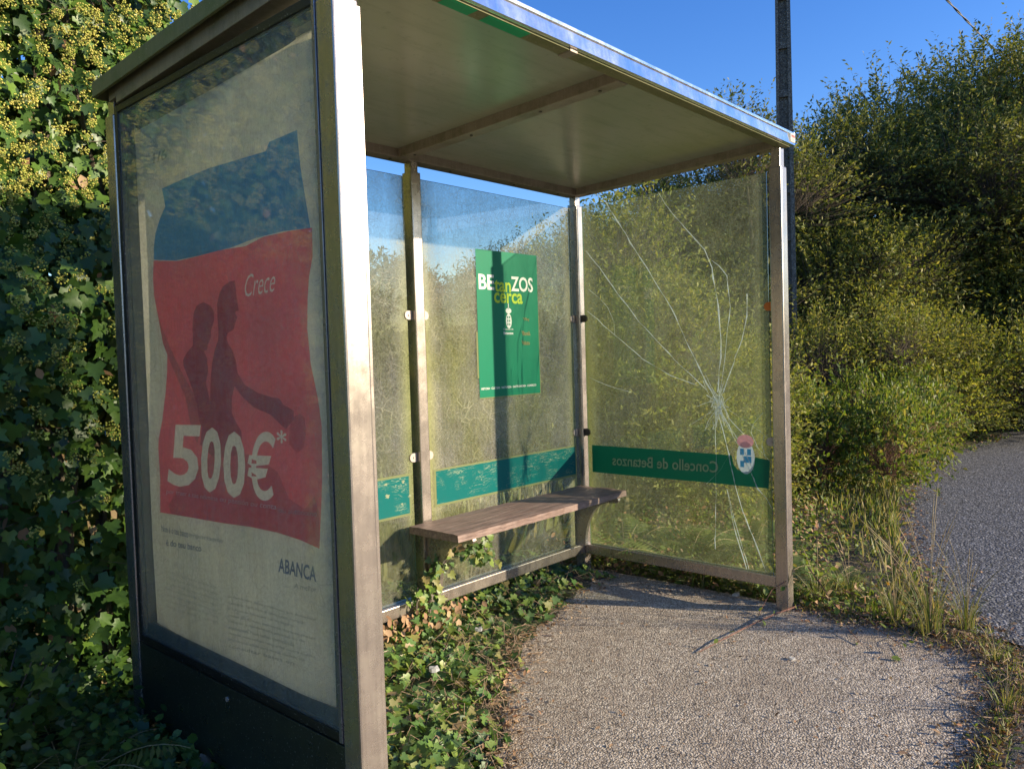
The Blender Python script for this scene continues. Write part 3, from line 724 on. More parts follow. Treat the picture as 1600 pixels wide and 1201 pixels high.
def c1(*q): return [(x/2.6667, y/2.6667) for x, y in q]
def c2(*q): return [(180+x/3.431, 350+y/3.431) for x, y in q]
def c3(*q): return [(180+x/2.398, 700+y/2.398) for x, y in q]
def A(pts, d): return [ad(u, v, d) for u, v in pts]
def smooth(pts, it=1):
    for _ in range(it):
        o = []
        for p, q in zip(pts, pts[1:]+pts[:1]): o += [(.75*p[0]+.25*q[0], .75*p[1]+.25*q[1]), (.25*p[0]+.75*q[0], .25*p[1]+.75*q[1])]
        pts = o
    return pts
paper = [(220, 202), (330, 140), (448, 72), (484, 58), (492, 200), (501, 350), (509, 554), (514, 700), (523, 990), (530, 1108), (470, 1085), (380, 1041), (300, 1003), (243, 973), (237, 850), (233, 700), (231, 560), (228, 420), (224, 300)]
poly_obj('black_tape', [(A([(487, 58), (506, 45), (534, 1118), (526, 1112), (514, 700), (500, 350)], -.0012), 0), (A([(236, 970), (300, 1001), (380, 1039), (470, 1083), (532, 1109), (532, 1125), (470, 1103), (380, 1058), (236, 986)], .0004), 0), (A([(207, 190), (330, 118), (462, 40), (462, 62), (448, 72), (330, 140), (215, 204)], -.0012), 0)], [M_gasket], case)
PB = c1((668, 785), (760, 745), (870, 700), (980, 668), (1100, 630), (1115, 590), (1228, 540), (1236, 620), (1245, 700), (1268, 830), (1290, 950), (1180, 962), (1060, 992), (960, 1030), (830, 1065), (720, 1085), (632, 1082), (632, 1030), (640, 970), (660, 905), (680, 860))
PR = c2((195, 195), (330, 198), (430, 175), (560, 140), (690, 118), (790, 68), (940, 35), (1050, 20), (1055, 170), (1036, 280), (1029, 400), (1028, 560), (1045, 750), (1080, 930), (1100, 1080))
PR += c3((770, 120), (764, 240), (757, 378), (680, 345), (600, 318), (500, 296), (400, 281), (290, 262), (168, 240), (165, 110), (160, 0))
PR += c2((230, 1150), (245, 1050), (262, 900), (273, 790), (275, 700), (245, 590), (215, 480), (198, 380), (193, 290))
F1 = c2((405, 600), (404, 540), (410, 480), (428, 436), (466, 418), (505, 436), (524, 470), (522, 520), (505, 570), (500, 615), (486, 640), (480, 672), (462, 682), (478, 720), (482, 790), (470, 850), (482, 910), (497, 968), (500, 1040), (460, 1100), (440, 1060), (425, 960), (395, 860), (360, 760), (357, 730), (375, 690), (405, 650))
F2 = c2((545, 575), (541, 500), (541, 430), (553, 370), (575, 330), (605, 308), (632, 300), (636, 350), (640, 390), (652, 464), (636, 468), (634, 480), (645, 500), (634, 530), (625, 568), (596, 584), (588, 606), (598, 640), (622, 680), (638, 730), (650, 800), (690, 862), (760, 905), (830, 928), (872, 934), (895, 970), (925, 985), (950, 1000), (948, 1050), (925, 1075), (905, 1100), (880, 1080), (820, 1020), (740, 985), (680, 930), (632, 868), (618, 930), (616, 1010), (640, 1060), (672, 1110), (675, 1180), (640, 1240), (520, 1260), (445, 1180), (452, 1090), (490, 1000), (492, 930), (495, 830), (506, 740), (520, 680), (542, 620))
F3 = c2((940, 1040), (985, 1015), (1010, 1040), (1015, 1120), (1000, 1200), (960, 1230), (920, 1180), (925, 1090))
F3b = c3((290, 262), (300, 200), (360, 170), (470, 200), (520, 260), (560, 306), (500, 294), (400, 280))
F4 = c2((215, 480), (245, 560), (290, 660), (350, 790), (420, 930), (450, 1080), (430, 1180), (400, 1100), (370, 930), (300, 760), (250, 640))
ST = c3((215, 330), (260, 400), (300, 480), (400, 560), (430, 640), (540, 700), (600, 760), (480, 745), (380, 690), (300, 600), (240, 500), (200, 410))
F5 = c3((195, 215), (240, 130), (300, 75), (350, 30), (420, 5), (520, 30), (600, 90), (640, 190), (700, 230), (740, 180), (757, 250), (757, 378), (680, 345), (600, 318), (500, 296), (400, 281), (290, 262), (205, 246))
def wave(y, z):      # the sheet has slipped and buckled in its case
    return -.0575+.0042*math.sin(5.2*z+3.1*y)*math.sin(6.5*y+1.2*z+.6)+.0022*math.sin(17*y-6*z)*math.exp(-((z-1.3)/.7)**2)+.0016*math.sin(23*z+9*y)*math.exp(-((y+.15)/.12)**2)
def poster_sheet():
    layers = [(paper, 0), (PB, 1), (PR, 2), (F5, 4), (F4, 5), (F3, 4), (F1, 3), (F2, 3)]
    V = []; F = []; M = []
    def addface(pts, pri, m):
        a = sum(p[0]*q[1]-q[0]*p[1] for p, q in zip(pts, pts[1:]+pts[:1]))
        if abs(a) < 1e-9: return
        if a < 0: pts = pts[::-1]
        F.append(list(range(len(V), len(V)+len(pts)))); V.extend(Vector(p) for p in pts); M.append((pri, m))
    for k, (pts, m) in enumerate(layers):
        q = [ad(u, v)[1:] for u, v in pts]; addface(q, k, m)
    def word(t, bl, br, tl, m=6, ref=.72, **k):
        v, fs = text_arrays(t, **k); bl, br, tl = (np.array(ad(*p)[1:]) for p in (bl, br, tl))
        x0, x1 = v[:, 0].min(), v[:, 0].max(); y0, y1 = (0, ref) if ref else (v[:, 1].min(), v[:, 1].max())
        P = bl+((v[:, 0]-x0)/(x1-x0))[:, None]*(br-bl)+((v[:, 1]-y0)/(y1-y0))[:, None]*(tl-bl)
        for f in fs: addface([tuple(P[i]) for i in f], 50, m)
    word('Crece', (379, 464), (430, 455), (379, 428), shear=.35, bold=-.006)
    word('5', (259, 754), (305, 760), (267, 661), bold=.02); word('0', (311, 762), (341, 766), (312, 668), bold=.03); word('0', (345, 769), (381, 776), (346, 673), bold=.03)
    word('€', (384, 776), (424, 781), (387, 678), bold=.012); word('*', (429, 692), (444, 694), (429, 671), ref=None, bold=.015)
    for y in np.arange(-1.24, .02, .03):
        for z in np.arange(.38, 2.3, .03): V.append(Vector((float(y)+rr.uniform(-.004, .004), float(z)+rr.uniform(-.004, .004))))
    vo, eo, fo, ov, oe, of = delaunay_2d_cdt(V, [], F, 0, 1e-6)
    out = []; mi = []
    for f, src in zip(fo, of):
        if not src: continue
        out.append(f); mi.append(max(M[k] for k in src)[1])
    me = bpy.data.meshes.new('advert_poster'); me.from_pydata([(wave(p[0], p[1]), p[0], p[1]) for p in vo], [], out); me.polygons.foreach_set('material_index', mi)
    for p in me.polygons: p.use_smooth = True
    return link('advert_poster', me, [M_paper, M_blue, M_red, M_dred, M_mred, M_fold, M_pwhite], SH)
M_fold = mat_print('faded red fold', (.50, .10, .10), .3)
paper_o = poster_sheet(); paper_o['label'] = 'sun faded blue and red bank advert slipping in its case'
pr = Print()
def adt(s, bl, br, tl, mi=0, d=0, **k): pr.add(s, ad(*bl), ad(*br), ad(*tl), mi, **k)
adt('por traer a túa nómina ou pensión ou conta', (258, 773), (428, 799), (259, 764), 0, bold=.0)
adt('ou autónomo', (432, 801), (492, 808), (432, 793), 2)
adt('Non é o teu banco', (252, 830), (292, 840), (252, 820), 3, bold=.01)
adt('importante', (294, 840), (348, 850), (294, 832), 2, bold=.02)
adt('é do teu banco', (258, 852), (314, 862), (258, 842), 3, bold=.015)
adt('ABANCA', (432, 893), (491, 909), (432, 871), 3, bold=.02, ref=.72)
adt('A mellor', (457, 919), (492, 926), (457, 911), 1)
adt('1/6', (238, 256), (259, 248), (238, 240), 1, bold=.02)
for k in range(9):
    t = ['as condicións desta promoción que domicilien', 'a entidade. Tarifa Plana de conta á vista, manterán', 'o Servizo de Avisos por correo Seguros,', 'como 50 €/mes, manterán durante meses', 'calcular a modalidade persoal ou de', 'autónomo. Non teñan domiciliada', 'meses non teñan ningunha outra conta', 'promoción válida para novos clientes ata', 'consultar bases en'][k]
    x0, y0 = 356, 934+9.6*k
    adt(t, (x0, y0), (x0+135-(k % 3)*16, y0+38-(k % 3)*5), (x0, y0-5.2), 1)
    if k < 7: adt('a campaña remata segundo as bases legais', (254, 893+9*k), (340, 921+9*k), (254, 888.5+9*k), 2)
for V_ in pr.v:
    for q_ in V_: q_[0] = wave(q_[1], q_[2])-.0007
pr.build('lettering', [M_pwhite, M_pgrey, mat_print('very faded print', (.48, .50, .46), .3), M_pnavy], paper_o)
for o in bpy.data.objects:      # every sub-part shares its parent's world frame
    if o.parent and o.parent.type == 'MESH': o.location = (0, 0, 0)

# ------------------------------------------------------------ foliage builders
def veg_noise(p, s, seed=0):
    """cheap smooth noise for lumps"""
    r = np.random.default_rng(seed); v = np.zeros(len(p))
    for k in range(5):
        d = unit(r.normal(size=3))*s*(1+.7*k); v += np.sin(p@d+r.uniform(0, 6))*(.7**k)
    return v/2
def tufts(centers, radii, n, rs, up=.25, spread=1.0):
    """points in the shell of overlapping lumps, with outward directions"""
    k = rs.choice(len(centers), n, p=radii**2/np.sum(radii**2)); d = rdir(n, rs)
    d[:, 2] = np.where(d[:, 2] < -.4, -d[:, 2], d[:, 2])
    t = radii[k][:, None]*(rs.uniform(.45, 1.0, (n, 1))**.6)*(1+.22*veg_noise(d*3+centers[k], 1.6, 7)[:, None])
    return centers[k]+d*t*spread, unit(d+np.array([0, 0, up])), k
def crown_mesh(seed, centers, radii, ntw, nl, size, tl, mat, tmpl='dia', droop=0.0, name='crown', whip=0):
    rs = np.random.default_rng(seed); centers = np.array(centers, float); radii = np.array(radii, float)
    P, D, _ = tufts(centers, radii, ntw, rs)
    if whip:    # long thin shoots that break the outline
        top = rs.choice(np.argsort(P[:, 2])[-ntw//3:], whip, replace=False); D[top] = unit(D[top]*.5+np.array([0, 0, 1.0])+rs.normal(size=(whip, 3))*.25)
    Ls = tl*rs.uniform(.5, 1.4, ntw)
    if whip: Ls[top] *= 1.6
    t = (np.arange(nl)+.5)/nl
    base = P[:, None, :]+D[:, None, :]*(Ls[:, None, None]*t[None, :, None]) - np.array([0, 0, 1])*(droop*Ls[:, None, None]*t[None, :, None]**2)
    side = rdir(ntw*nl, rs).reshape(ntw, nl, 3); tip = D[:, None, :]*.7+side
    nr = unit(np.cross(tip.reshape(-1, 3), rdir(ntw*nl, rs))+np.array([0.0, 0, .45]))
    sc = size*rs.uniform(.6, 1.3, ntw*nl)
    tv, tf = {'dia': (DIAV, DIAF), 'leaf': (LEAFV, LEAFF), 'ivy': (IVYV, IVYF)}[tmpl]
    V, F = inst(tv, tf, base.reshape(-1, 3), tip.reshape(-1, 3), nr, sc)
    # twigs: slim three sided
    w = size*.045; q = unit(np.cross(D, rdir(ntw, rs))); q2 = np.cross(D, q)
    B = P-D*tl*1.2; E = P+D*Ls[:, None]-np.array([0, 0, 1])*(droop*Ls[:, None])
    TV = np.stack([B+q*w, B-q*w*.5+q2*w*.8, B-q*w*.5-q2*w*.8, E], 1).reshape(-1, 3)
    TF = (np.array([(0, 1, 3), (1, 2, 3), (2, 0, 3)])[None]+(np.arange(ntw)*4)[:, None, None]).reshape(-1, 3)
    return (V, F), (TV, TF)
def limbs(base, centers, r0, rs):
    b = MB(); base = np.array(base, float)
    fork = base+np.array([0, 0, np.mean([c[2] for c in centers])*.35])
    b.tube([base-np.array([0, 0, .08]), base*.5+fork*.5+rs.normal(size=3)*.03, fork], [r0*1.25, r0, r0*.85], 8)
    for c in centers:
        c = np.array(c, float); m1 = fork*.6+c*.4+rs.normal(size=3)*.08; m2 = fork*.25+c*.75+rs.normal(size=3)*.08
        b.tube([fork, m1, m2, c+(c-fork)*.25], [r0*.7, r0*.45, r0*.25, r0*.08], 5)
    return b
def plant(name, seed, centers, radii, ntw, nl, size, tl, leafmat, r0, label, cat, group, tmpl='dia', droop=.15, whip=0, barkmat=None):
    root = empty(name, (0, 0, 0), label, cat, group)
    rs = np.random.default_rng(seed)
    (V, F), (TV, TF) = crown_mesh(seed, centers, radii, ntw, nl, size, tl, leafmat, tmpl, droop, whip=whip)
    mesh_np('crown', V, F, [leafmat], root)
    b = limbs((0, 0, 0), centers, r0, rs); me = bpy.data.meshes.new('tmp'); b.bm.to_mesh(me); b.bm.free()
    nv = len(me.vertices); co = np.empty(nv*3, np.float32); me.vertices.foreach_get('co', co); me.calc_loop_triangles()
    tr = np.empty(len(me.loop_triangles)*3, np.int32); me.loop_triangles.foreach_get('vertices', tr); bpy.data.meshes.remove(me)
    mesh_np('trunk', np.vstack([co.reshape(-1, 3), TV]), np.vstack([tr.reshape(-1, 3), TF+nv]), [barkmat or M_bark], root)
    return root
def copy_tree(o, loc, rz, sc, label=None):
    c = o.copy(); COL.objects.link(c); c.location = loc; c.rotation_euler = (0, 0, rz); c.scale = sc if hasattr(sc, '__len__') else (sc, sc, sc)
    if label: c['label'] = label
    for ch in o.children:
        d = ch.copy(); COL.objects.link(d); d.parent = c
    return c
def put(o, loc, rz, sc, label=None):
    o.location = loc; o.rotation_euler = (0, 0, rz); o.scale = sc if hasattr(sc, '__len__') else (sc, sc, sc)
    if label: o['label'] = label
    return o
def lumps(rs, n, R, h, rmin, rmax, flat=1.0, z0=.4):
    c = []; r = []
    for k in range(n):
        a = rs.uniform(0, 6.28); q = R*math.sqrt(rs.uniform(0, 1)); z = h*(z0+(1-z0)*rs.uniform(0, 1)*(1-.5*(q/R)**2))
        ra = rs.uniform(rmin, rmax); c.append((q*math.cos(a), q*math.sin(a)*flat, max(ra*.7, z-ra*.5))); r.append(ra)
    return c, r

# ------------------------------------------------------------ ivy thicket behind and left of the shelter
def ivy():
    rs = np.random.default_rng(11)
    root = empty('ivy_thicket', (-1.2, 1.2, 0), 'tall flowering ivy thicket with glossy leaves behind the poster case', 'ivy')
    def front(x, z, pt):
        zz = np.clip((z-1.45)/.7, 0, 1); y = .32+.10*veg_noise(pt, 2.6, 5)+.05*veg_noise(pt, 7, 6)+.62*zz*zz*(3-2*zz)
        y = y-.18*np.clip((-x-.7)/1.5, 0, 1.0)-.25*np.clip((-x-1.8)/2.2, 0, 1)
        return y+.35*np.clip((z-3.2)/1.2, 0, 1)**2
    def top(x): return 4.5-1.1*np.clip((x+.2)/.9, 0, 1)**1.3-1.6*np.clip((x-.75)/.3, 0, 1)
    def sample(n, depth):
        x = rs.uniform(-4.2, .98, n); z = rs.uniform(0, 1, n)*top(x)
        pt = np.stack([x, z, np.zeros(n)], 1)
        y = front(x, z, pt)+rs.uniform(0, 1, n)**1.7*depth
        # round the crest and the right-hand end away from the viewer
        y = y+np.clip(x-.6, 0, 1)*.9
        return np.stack([x, y, z], 1)
    n = 30000; P = sample(n, .42)
    P[:, 2] += rs.normal(size=n)*.04; P[:, 2] = np.maximum(P[:, 2], .01)
    nr = unit(np.stack([rs.normal(size=n)*.45, -np.ones(n)*.9, rs.normal(size=n)*.45+.35], 1)); tip = np.stack([rs.normal(size=n)*.55, np.full(n, -.35), -np.abs(rs.normal(size=n))*.9], 1)
    V, F = inst(IVYV, IVYF, P, tip, nr, rs.uniform(.025, .085, n))
    mesh_np('leaves', V, F, [L_ivy], root)
    # umbels: little globes of buds on radiating stalks, carried in sprays, mostly high up
    m = 4200; C = sample(m*4, .08); keep = rs.uniform(0, 1, len(C)) < np.clip(.14+(C[:, 2]-.8)/1.5, .12, 1)*np.clip(.9+.6*veg_noise(C, 2.4, 8), .05, 1); C = C[keep][:m]
    C[:, 1] -= rs.uniform(.0, .09, len(C)); C[:, 1] = np.maximum(C[:, 1], .15)
    q = 22; d = rdir(len(C)*q, rs).reshape(len(C), q, 3); R = rs.uniform(.019, .031, (len(C), 1, 1))
    Q = (C[:, None]+d*R).reshape(-1, 3); k = len(Q)
    V, F = inst(OCTV, OCTF, Q, rdir(k, rs), rdir(k, rs), rs.uniform(.0040, .0060, k))
    # stalks
    SV = np.stack([np.repeat(C, q, 0)+(0, 0, .0006), np.repeat(C, q, 0)-(0, 0, .0006), Q], 1).reshape(-1, 3); SF = np.arange(k*3).reshape(-1, 3)
    mesh_np('flower_heads', np.vstack([V, SV]), np.vstack([F, SF+len(V)]), [L_umbel], root)
    # stems: tangled trunks and long hanging shoots
    b = MB()
    for i in range(60):
        x = rs.uniform(-4, .85); z1 = float(top(np.array([x]))[0])*.9; pts = []
        for j in range(9):
            t = j/8; z = t*z1; pts.append((x+.12*math.sin(3*t+i)+rs.normal()*.03, (.7 if t < .35 else 1.3)+.12*math.sin(i*2+2*t)+(.45*max(0, x-.3)), z))
        b.tube(pts, [.03*(1-.7*j/8)+.006 for j in range(9)], 5)
    for i in range(140):
        c = sample(1, .05)[0]; a = rs.normal(size=3)*np.array([.25, .08, .2]); b.tube([c+(0, .12, 0), c+(0, .02, .02), c+a*.5, c+a], [.003, .0025, .002, .001], 4)
    b.build('stems', M_bark, root)
    # dense layer of large dark leaves added inside to stop light from behind
    n = 16000; P = sample(n, .2); P[:, 1] += .38; V, F = inst(LEAFV*[2, 1, 1], LEAFF, P, rdir(n, rs), unit(rs.normal(size=(n, 3))*.4+[0, -1, 0]), rs.uniform(.08, .16, n))
    mesh_np('inner_leaves', V, F, [L_dark], root)
    n = 700; P = sample(n, .15); V, F = inst(LEAFV*[1.5, 1, 1], LEAFF, P, unit(rs.normal(size=(n, 3))*.5+[0, 0, -1]), unit(rs.normal(size=(n, 3))*.6+[0, -1, 0]), rs.uniform(.03, .07, n))
    mesh_np('dead_leaves', V, F, [L_dry], root)
    return root
ivy()

# ground ivy beside the pad (one carpet)
def ground_ivy():
    rs = np.random.default_rng(21)
    edge = [(-.1, -2.0), (.35, -1.55), (.54, -1.17), (.92, -.88), (1.22, -.62), (1.55, -.48), (1.87, -.35), (2.2, -.24), (2.62, -.16)]
    ex = np.array([e[0] for e in edge]); ey = np.array([e[1] for e in edge])
    n = 15000; x = rs.uniform(-.3, 2.62, n); y = rs.uniform(-2.0, .5, n)
    lim = np.interp(x, ex, ey)+.05*np.sin(x*9)+.04*np.sin(x*23+1); d = y-lim
    k = (d > 0) | (rs.uniform(0, 1, n) < np.exp(d/.03)*.5)
    x, y, d = x[k], y[k], np.clip(d[k], 0, 1)
    # density: thinner near the fringe
    k = rs.uniform(0, 1, len(x)) < np.clip(.38+1.6*d+.5*veg_noise(np.stack([x, y, 0*x], 1), 7, 12), .08, 1); x, y, d = x[k], y[k], d[k]
    h = .015+.10*np.clip(d*1.8, 0, 1)*(.6+.5*veg_noise(np.stack([x, y, 0*x], 1), 8, 2))
    z = rs.uniform(.1, 1, len(x))**.6*h+.004
    z = np.where((y > -.06) & (y < .06), np.minimum(z, .11), z)
    P = np.stack([x, y, z], 1); n = len(x)
    k = ~((P[:, 0] > -.09) & (P[:, 0] < .01) & (P[:, 1] > -1.3) & (P[:, 1] < .08) & (P[:, 2] > .06)); P = P[k]; n = len(P)
    nr = unit(np.stack([rs.normal(size=n)*.55, rs.normal(size=n)*.55-.35, np.ones(n)], 1)); tip = rdir(n, rs)*[1, 1, .3]
    V, F = inst(IVYV, IVYF, P, tip, nr, rs.uniform(.018, .060, n))
    o = mesh_np('ground_ivy', V, F, [L_ivyg])
    tag(o, 'carpet of creeping green ivy along the left edge of the concrete pad', 'ivy', kind='stuff')
    q = [(float(a), float(b)-.03+.02*math.sin(a*31)) for a, b in zip(np.linspace(.0, 2.6, 60), np.interp(np.linspace(.0, 2.6, 60), ex, ey))]
    sheet('soil', [(.02, .055)]+q+[(2.6, .055)], .0042, M_ground)
    # dry litter and thin runners along the fringe
    n = 1500; t = rs.uniform(0, 1, n)**.7; x = rs.uniform(.0, 2.75, n); lim = np.interp(x, ex, ey)
    y = lim+rs.normal(size=n)*.07-.02; k = rs.uniform(0, 1, n) < np.where(x < 1.3, 1.0, .45); x, y = x[k], y[k]; n = len(x)
    P = np.stack([x, y, rs.uniform(.003, .02, n)], 1)
    V, F = inst(LEAFV, LEAFF, P, rdir(n, rs)*[1, 1, .2], unit(rs.normal(size=(n, 3))*.5+[0, 0, 1]), rs.uniform(.01, .035, n))
    o = mesh_np('leaf_litter', V, F, [L_dry]); tag(o, 'brown dead leaves and crumbs along the ivy fringe on the pad', 'leaf litter', kind='stuff')
    b = MB()
    for i in range(520):
        x = rs.uniform(.1, 1.5) if i < 430 else rs.uniform(1.5, 3.0); y = float(np.interp(x, ex, ey))+rs.normal()*.08-.02+(rs.uniform(0, .5) if i % 2 else 0)
        a = rs.uniform(0, 6.28); l = rs.uniform(.04, .2); c = np.array((x, y, .006)); d_ = np.array((math.cos(a), math.sin(a), 0)); p_ = np.array((-d_[1], d_[0], 0))
        b.tube([c+(0, 0, .05*(i % 2)), c+d_*l*.35+p_*l*.12+(0, 0, rs.uniform(0, .03)+.05*(i % 2)), c+d_*l*.7-p_*l*.05+(0, 0, rs.uniform(0, .02)), c+d_*l+(0, 0, .002)], [.0014, .0014, .0011, .0007], 4)
    o = b.build('dry_twigs', M_mat_tw); tag(o, 'tangle of thin pale brown ivy runners and twigs spilling onto the concrete', 'twigs', kind='stuff')
M_mat_tw = mat_bark('pale dry runner', (.34, .24, .15))
ground_ivy()
# climbing sprig on the bench bracket and post
def sprig():
    root = empty('climbing_ivy', (1.3, -.12, 0), 'ivy sprig climbing the middle post and hanging under the left end of the bench', 'ivy')
    rs = np.random.default_rng(5); b = MB(); P = []; 
    paths = [[(1.25, -.10, .02), (1.27, -.10, .18), (1.29, -.11, .33), (1.34, -.14, .40)],
             [(1.29, -.11, .30), (1.38, -.20, .43), (1.44, -.24, .42), (1.48, -.22, .36), (1.58, -.18, .37), (1.66, -.12, .42), (1.72, -.10, .50)],
             [(1.22, -.09, .02), (1.20, -.08, .15), (1.22, -.07, .25)], [(1.30, -.1, .02), (1.31, -.12, .2), (1.27, -.10, .28)], [(1.60, -.17, .37), (1.64, -.20, .33), (1.66, -.2, .30)]]
    for pa in paths:
        pv = [Vector(p) for p in pa]; b.tube(pv, [.0035]*len(pv), 5)
        for p0, p1 in zip(pv, pv[1:]):
            for k in range(int((p1-p0).length/.009)): P.append(p0.lerp(p1, rs.uniform())+Vector(rs.normal(size=3)*.022))
    b.build('stem', M_twig, root); P = np.array([tuple(p) for p in P]); n = len(P)
    P[:, 1] = np.minimum(P[:, 1], -.045)
    V, F = inst(IVYV, IVYF, P, rdir(n, rs)*[1, 1, .5]-[0, 0, .6], unit(rs.normal(size=(n, 3))*.5+[-.3, -1, .4]), rs.uniform(.028, .052, n))
    mesh_np('leaves', V, F, [L_ivyg], root)
    n = 130; P = np.array([1.2, -.1, .0])+rs.normal(size=(n, 3))*[.17, .045, .03]+[0, 0, .10]; P[:, 1] = np.minimum(P[:, 1], -.05); P[:, 2] = np.maximum(P[:, 2], .02)
    V, F = inst(LEAFV*[1.6, 1, 1], LEAFF, P, rdir(n, rs)*[1, 1, .4]-[0, 0, .9], unit(rs.normal(size=(n, 3))*.6+[0, -1, .3]), rs.uniform(.025, .05, n))
    o = mesh_np('withered_leaves', V, F, [L_dry], root)
sprig()

# ------------------------------------------------------------ shrubs, brambles and trees on the right
def dirpt(u, d):
    a = math.radians(48.18)+math.atan((u-800)/FOC); return (CC[0]+d*math.sin(a), CC[1]+d*math.cos(a), -.03)
protos = {}
def proto(key, f):
    if key not in protos: protos[key] = [f(), 0]
    return protos[key]
def shrub_A():
    rs = np.random.default_rng(31); c, r = lumps(rs, 15, 1.05, 2.3, .34, .62, z0=.15)
    return plant('olive_shrub', 31, c, r, 4600, 10, .046, .24, L_olive, .035, '', 'shrub', 'olive green shrubs on the bank', whip=260)
def shrub_B():
    rs = np.random.default_rng(32); c, r = lumps(rs, 14, 1.1, 2.1, .32, .6, z0=.1)
    return plant('olive_shrub', 32, c, r, 4600, 10, .044, .28, L_olive, .03, '', 'shrub', 'olive green shrubs on the bank', whip=420, droop=-.1)
def bramble():
    rs = np.random.default_rng(33); c, r = lumps(rs, 13, .95, .75, .22, .42, z0=.1)
    return plant('bramble', 33, c, r, 2200, 8, .052, .20, L_mid, .012, '', 'bramble', 'bramble bushes along the verge', tmpl='leaf', whip=160, droop=.35, barkmat=M_stem)
def bigtree():
    rs = np.random.default_rng(34); c, r = lumps(rs, 22, 2.1, 5.6, .6, 1.1, z0=.25)
    return plant('dark_tree', 34, c, r, 8500, 10, .068, .40, L_dark, .11, '', 'tree', 'dark bushy trees behind the shrubs', whip=260)
def use(key, f, u, d, sc, rz, label):
    e = proto(key, f); loc = dirpt(u, d)
    if e[1] == 0: put(e[0], loc, rz, sc, label)
    else: copy_tree(e[0], loc, rz, sc, label)
    e[1] += 1
SHR = [  # photo column, distance, size, turn, label
 ('A', 930, 7.6, 1.15, 0, 'olive shrub behind the corner of the back wall and the cracked panel'),
 ('B', 990, 7.4, .95, 1, 'upright olive shrub seen through the left half of the cracked panel'),
 ('A', 1060, 8.4, .9, 2, 'dense olive shrub seen through the middle of the cracked panel'),
 ('B', 1120, 9.2, .85, 3, 'olive shrub seen through the cracked panel next to its right post'),
 ('A', 1295, 13.0, 1.15, 4, 'olive shrub just right of the concrete utility pole'),
 ('B', 1350, 12.0, 1.15, 5, 'second olive shrub right of the utility pole, with tall thin shoots'),
 ('A', 1425, 12.8, 1.25, 2.4, 'third olive shrub right of the utility pole'),
 ('B', 1505, 14.4, 1.45, .6, 'fourth olive shrub right of the utility pole, before the tall dark trees'),
 ('A', 1585, 15.4, 1.5, 3.6, 'olive shrub at the right edge, beyond the dark lay-by'),
 ('B', 1650, 14.8, 1.15, 2.2, 'golden olive shrub cut off by the right edge of the photo'),
 ('A', 1560, 15.8, 1.95, 1.2, 'olive shrub added as the sunlit part of the tallest dark tree'),  # added shrub: its olive leaves stand in for sunlight on the dark tree
 ('B', 850, 9.0, .8, 4.4, 'low olive shrub seen through the right bay of the back wall, beside the corner post'),
 ('A', 780, 11.0, .95, .9, 'low olive shrub seen through the green poster bay'),
 ('B', 560, 13.5, 1.10, 2.2, 'far shrub seen at the left edge of the left glass bay'),
 ('A', 625, 12.5, 1.00, 3.1, 'far shrub seen through the left glass bay beside the middle post'),
 ('B', 690, 13.0, 1.15, 0.4, 'far shrub seen through the right glass bay beside the middle post'),
 ('A', 745, 14.0, 1.20, 5.2, 'far shrub seen just left of the green poster'),
 ('B', 830, 13.5, 1.30, 1.9, 'far shrub seen just right of the green poster'),
 ('A', 885, 11.5, 1.20, 4.0, 'far shrub seen beside the corner post of the back wall'),

]
for k, u, d, s, rz, lb in SHR: use(k, shrub_A if k == 'A' else shrub_B, u, d, s, rz, lb)
def lined(u, y):     # distance at which the direction of column u reaches depth y
    a = math.radians(48.18)+math.atan((u-800)/FOC); return (y-CC[1])/math.cos(a)
BRM = [(1280, -.05, .82, 'bramble beside the right front post of the shelter'), (1330, .05, .85, 'leafy bramble at the near end of the verge'), (1378, .15, .85, 'bramble at the tip of the dark lay-by'),
       (1430, .35, .9, 'bramble spilling over the lay-by edge'), (1480, .5, .95, 'bramble in front of the golden shrub'), (1525, .6, .9, 'bramble before the shrub row near the right edge'), (1575, .6, .9, 'farthest bramble at the right edge'),
       (1190, 1.1, .9, 'bramble seen through the lower right of the cracked panel'), (1090, 1.7, .9, 'bramble seen below the mirrored lettering'), (990, 2.2, .9, 'bramble seen through the cracked panel beside the bench'),
       (1252, 1.3, 1.0, 'bramble wrapped round the foot of the utility pole'), (860, 2.6, .75, 'bramble seen through the right bay of the back wall'), (740, 3.0, .8, 'bramble seen through the back wall above the bench'), (620, 2.8, .8, 'bramble seen through the left bay of the back wall')]
for i, (u, y, s, lb) in enumerate(BRM): use('Br', bramble, u, lined(u, y), (s, s, s*(1.5 if 1240 < u < 1500 and u != 1252 else 1.1)), i*1.1, lb)
TRS = [(900, 15.0, .72, 'dark tree showing above the back corner of the roof'), (1040, 14.0, .82, 'dark tree showing between the roof and the cracked panel'), (1180, 13.5, 1.02, 'dark tree directly behind the utility pole'),
       (1330, 15.5, 1.0, 'dark tree with thin top right of the utility pole'), (1455, 16.5, 1.15, 'tall dark tree under the overhead cable'), (1580, 17.0, 1.32, 'tallest dark tree at the right edge of the photo'), (1700, 18.0, 1.3, 'dark tree just outside the right edge')]
for i, (u, d, s, lb) in enumerate(TRS): use('T', bigtree, u, d, s, i*1.7, lb)
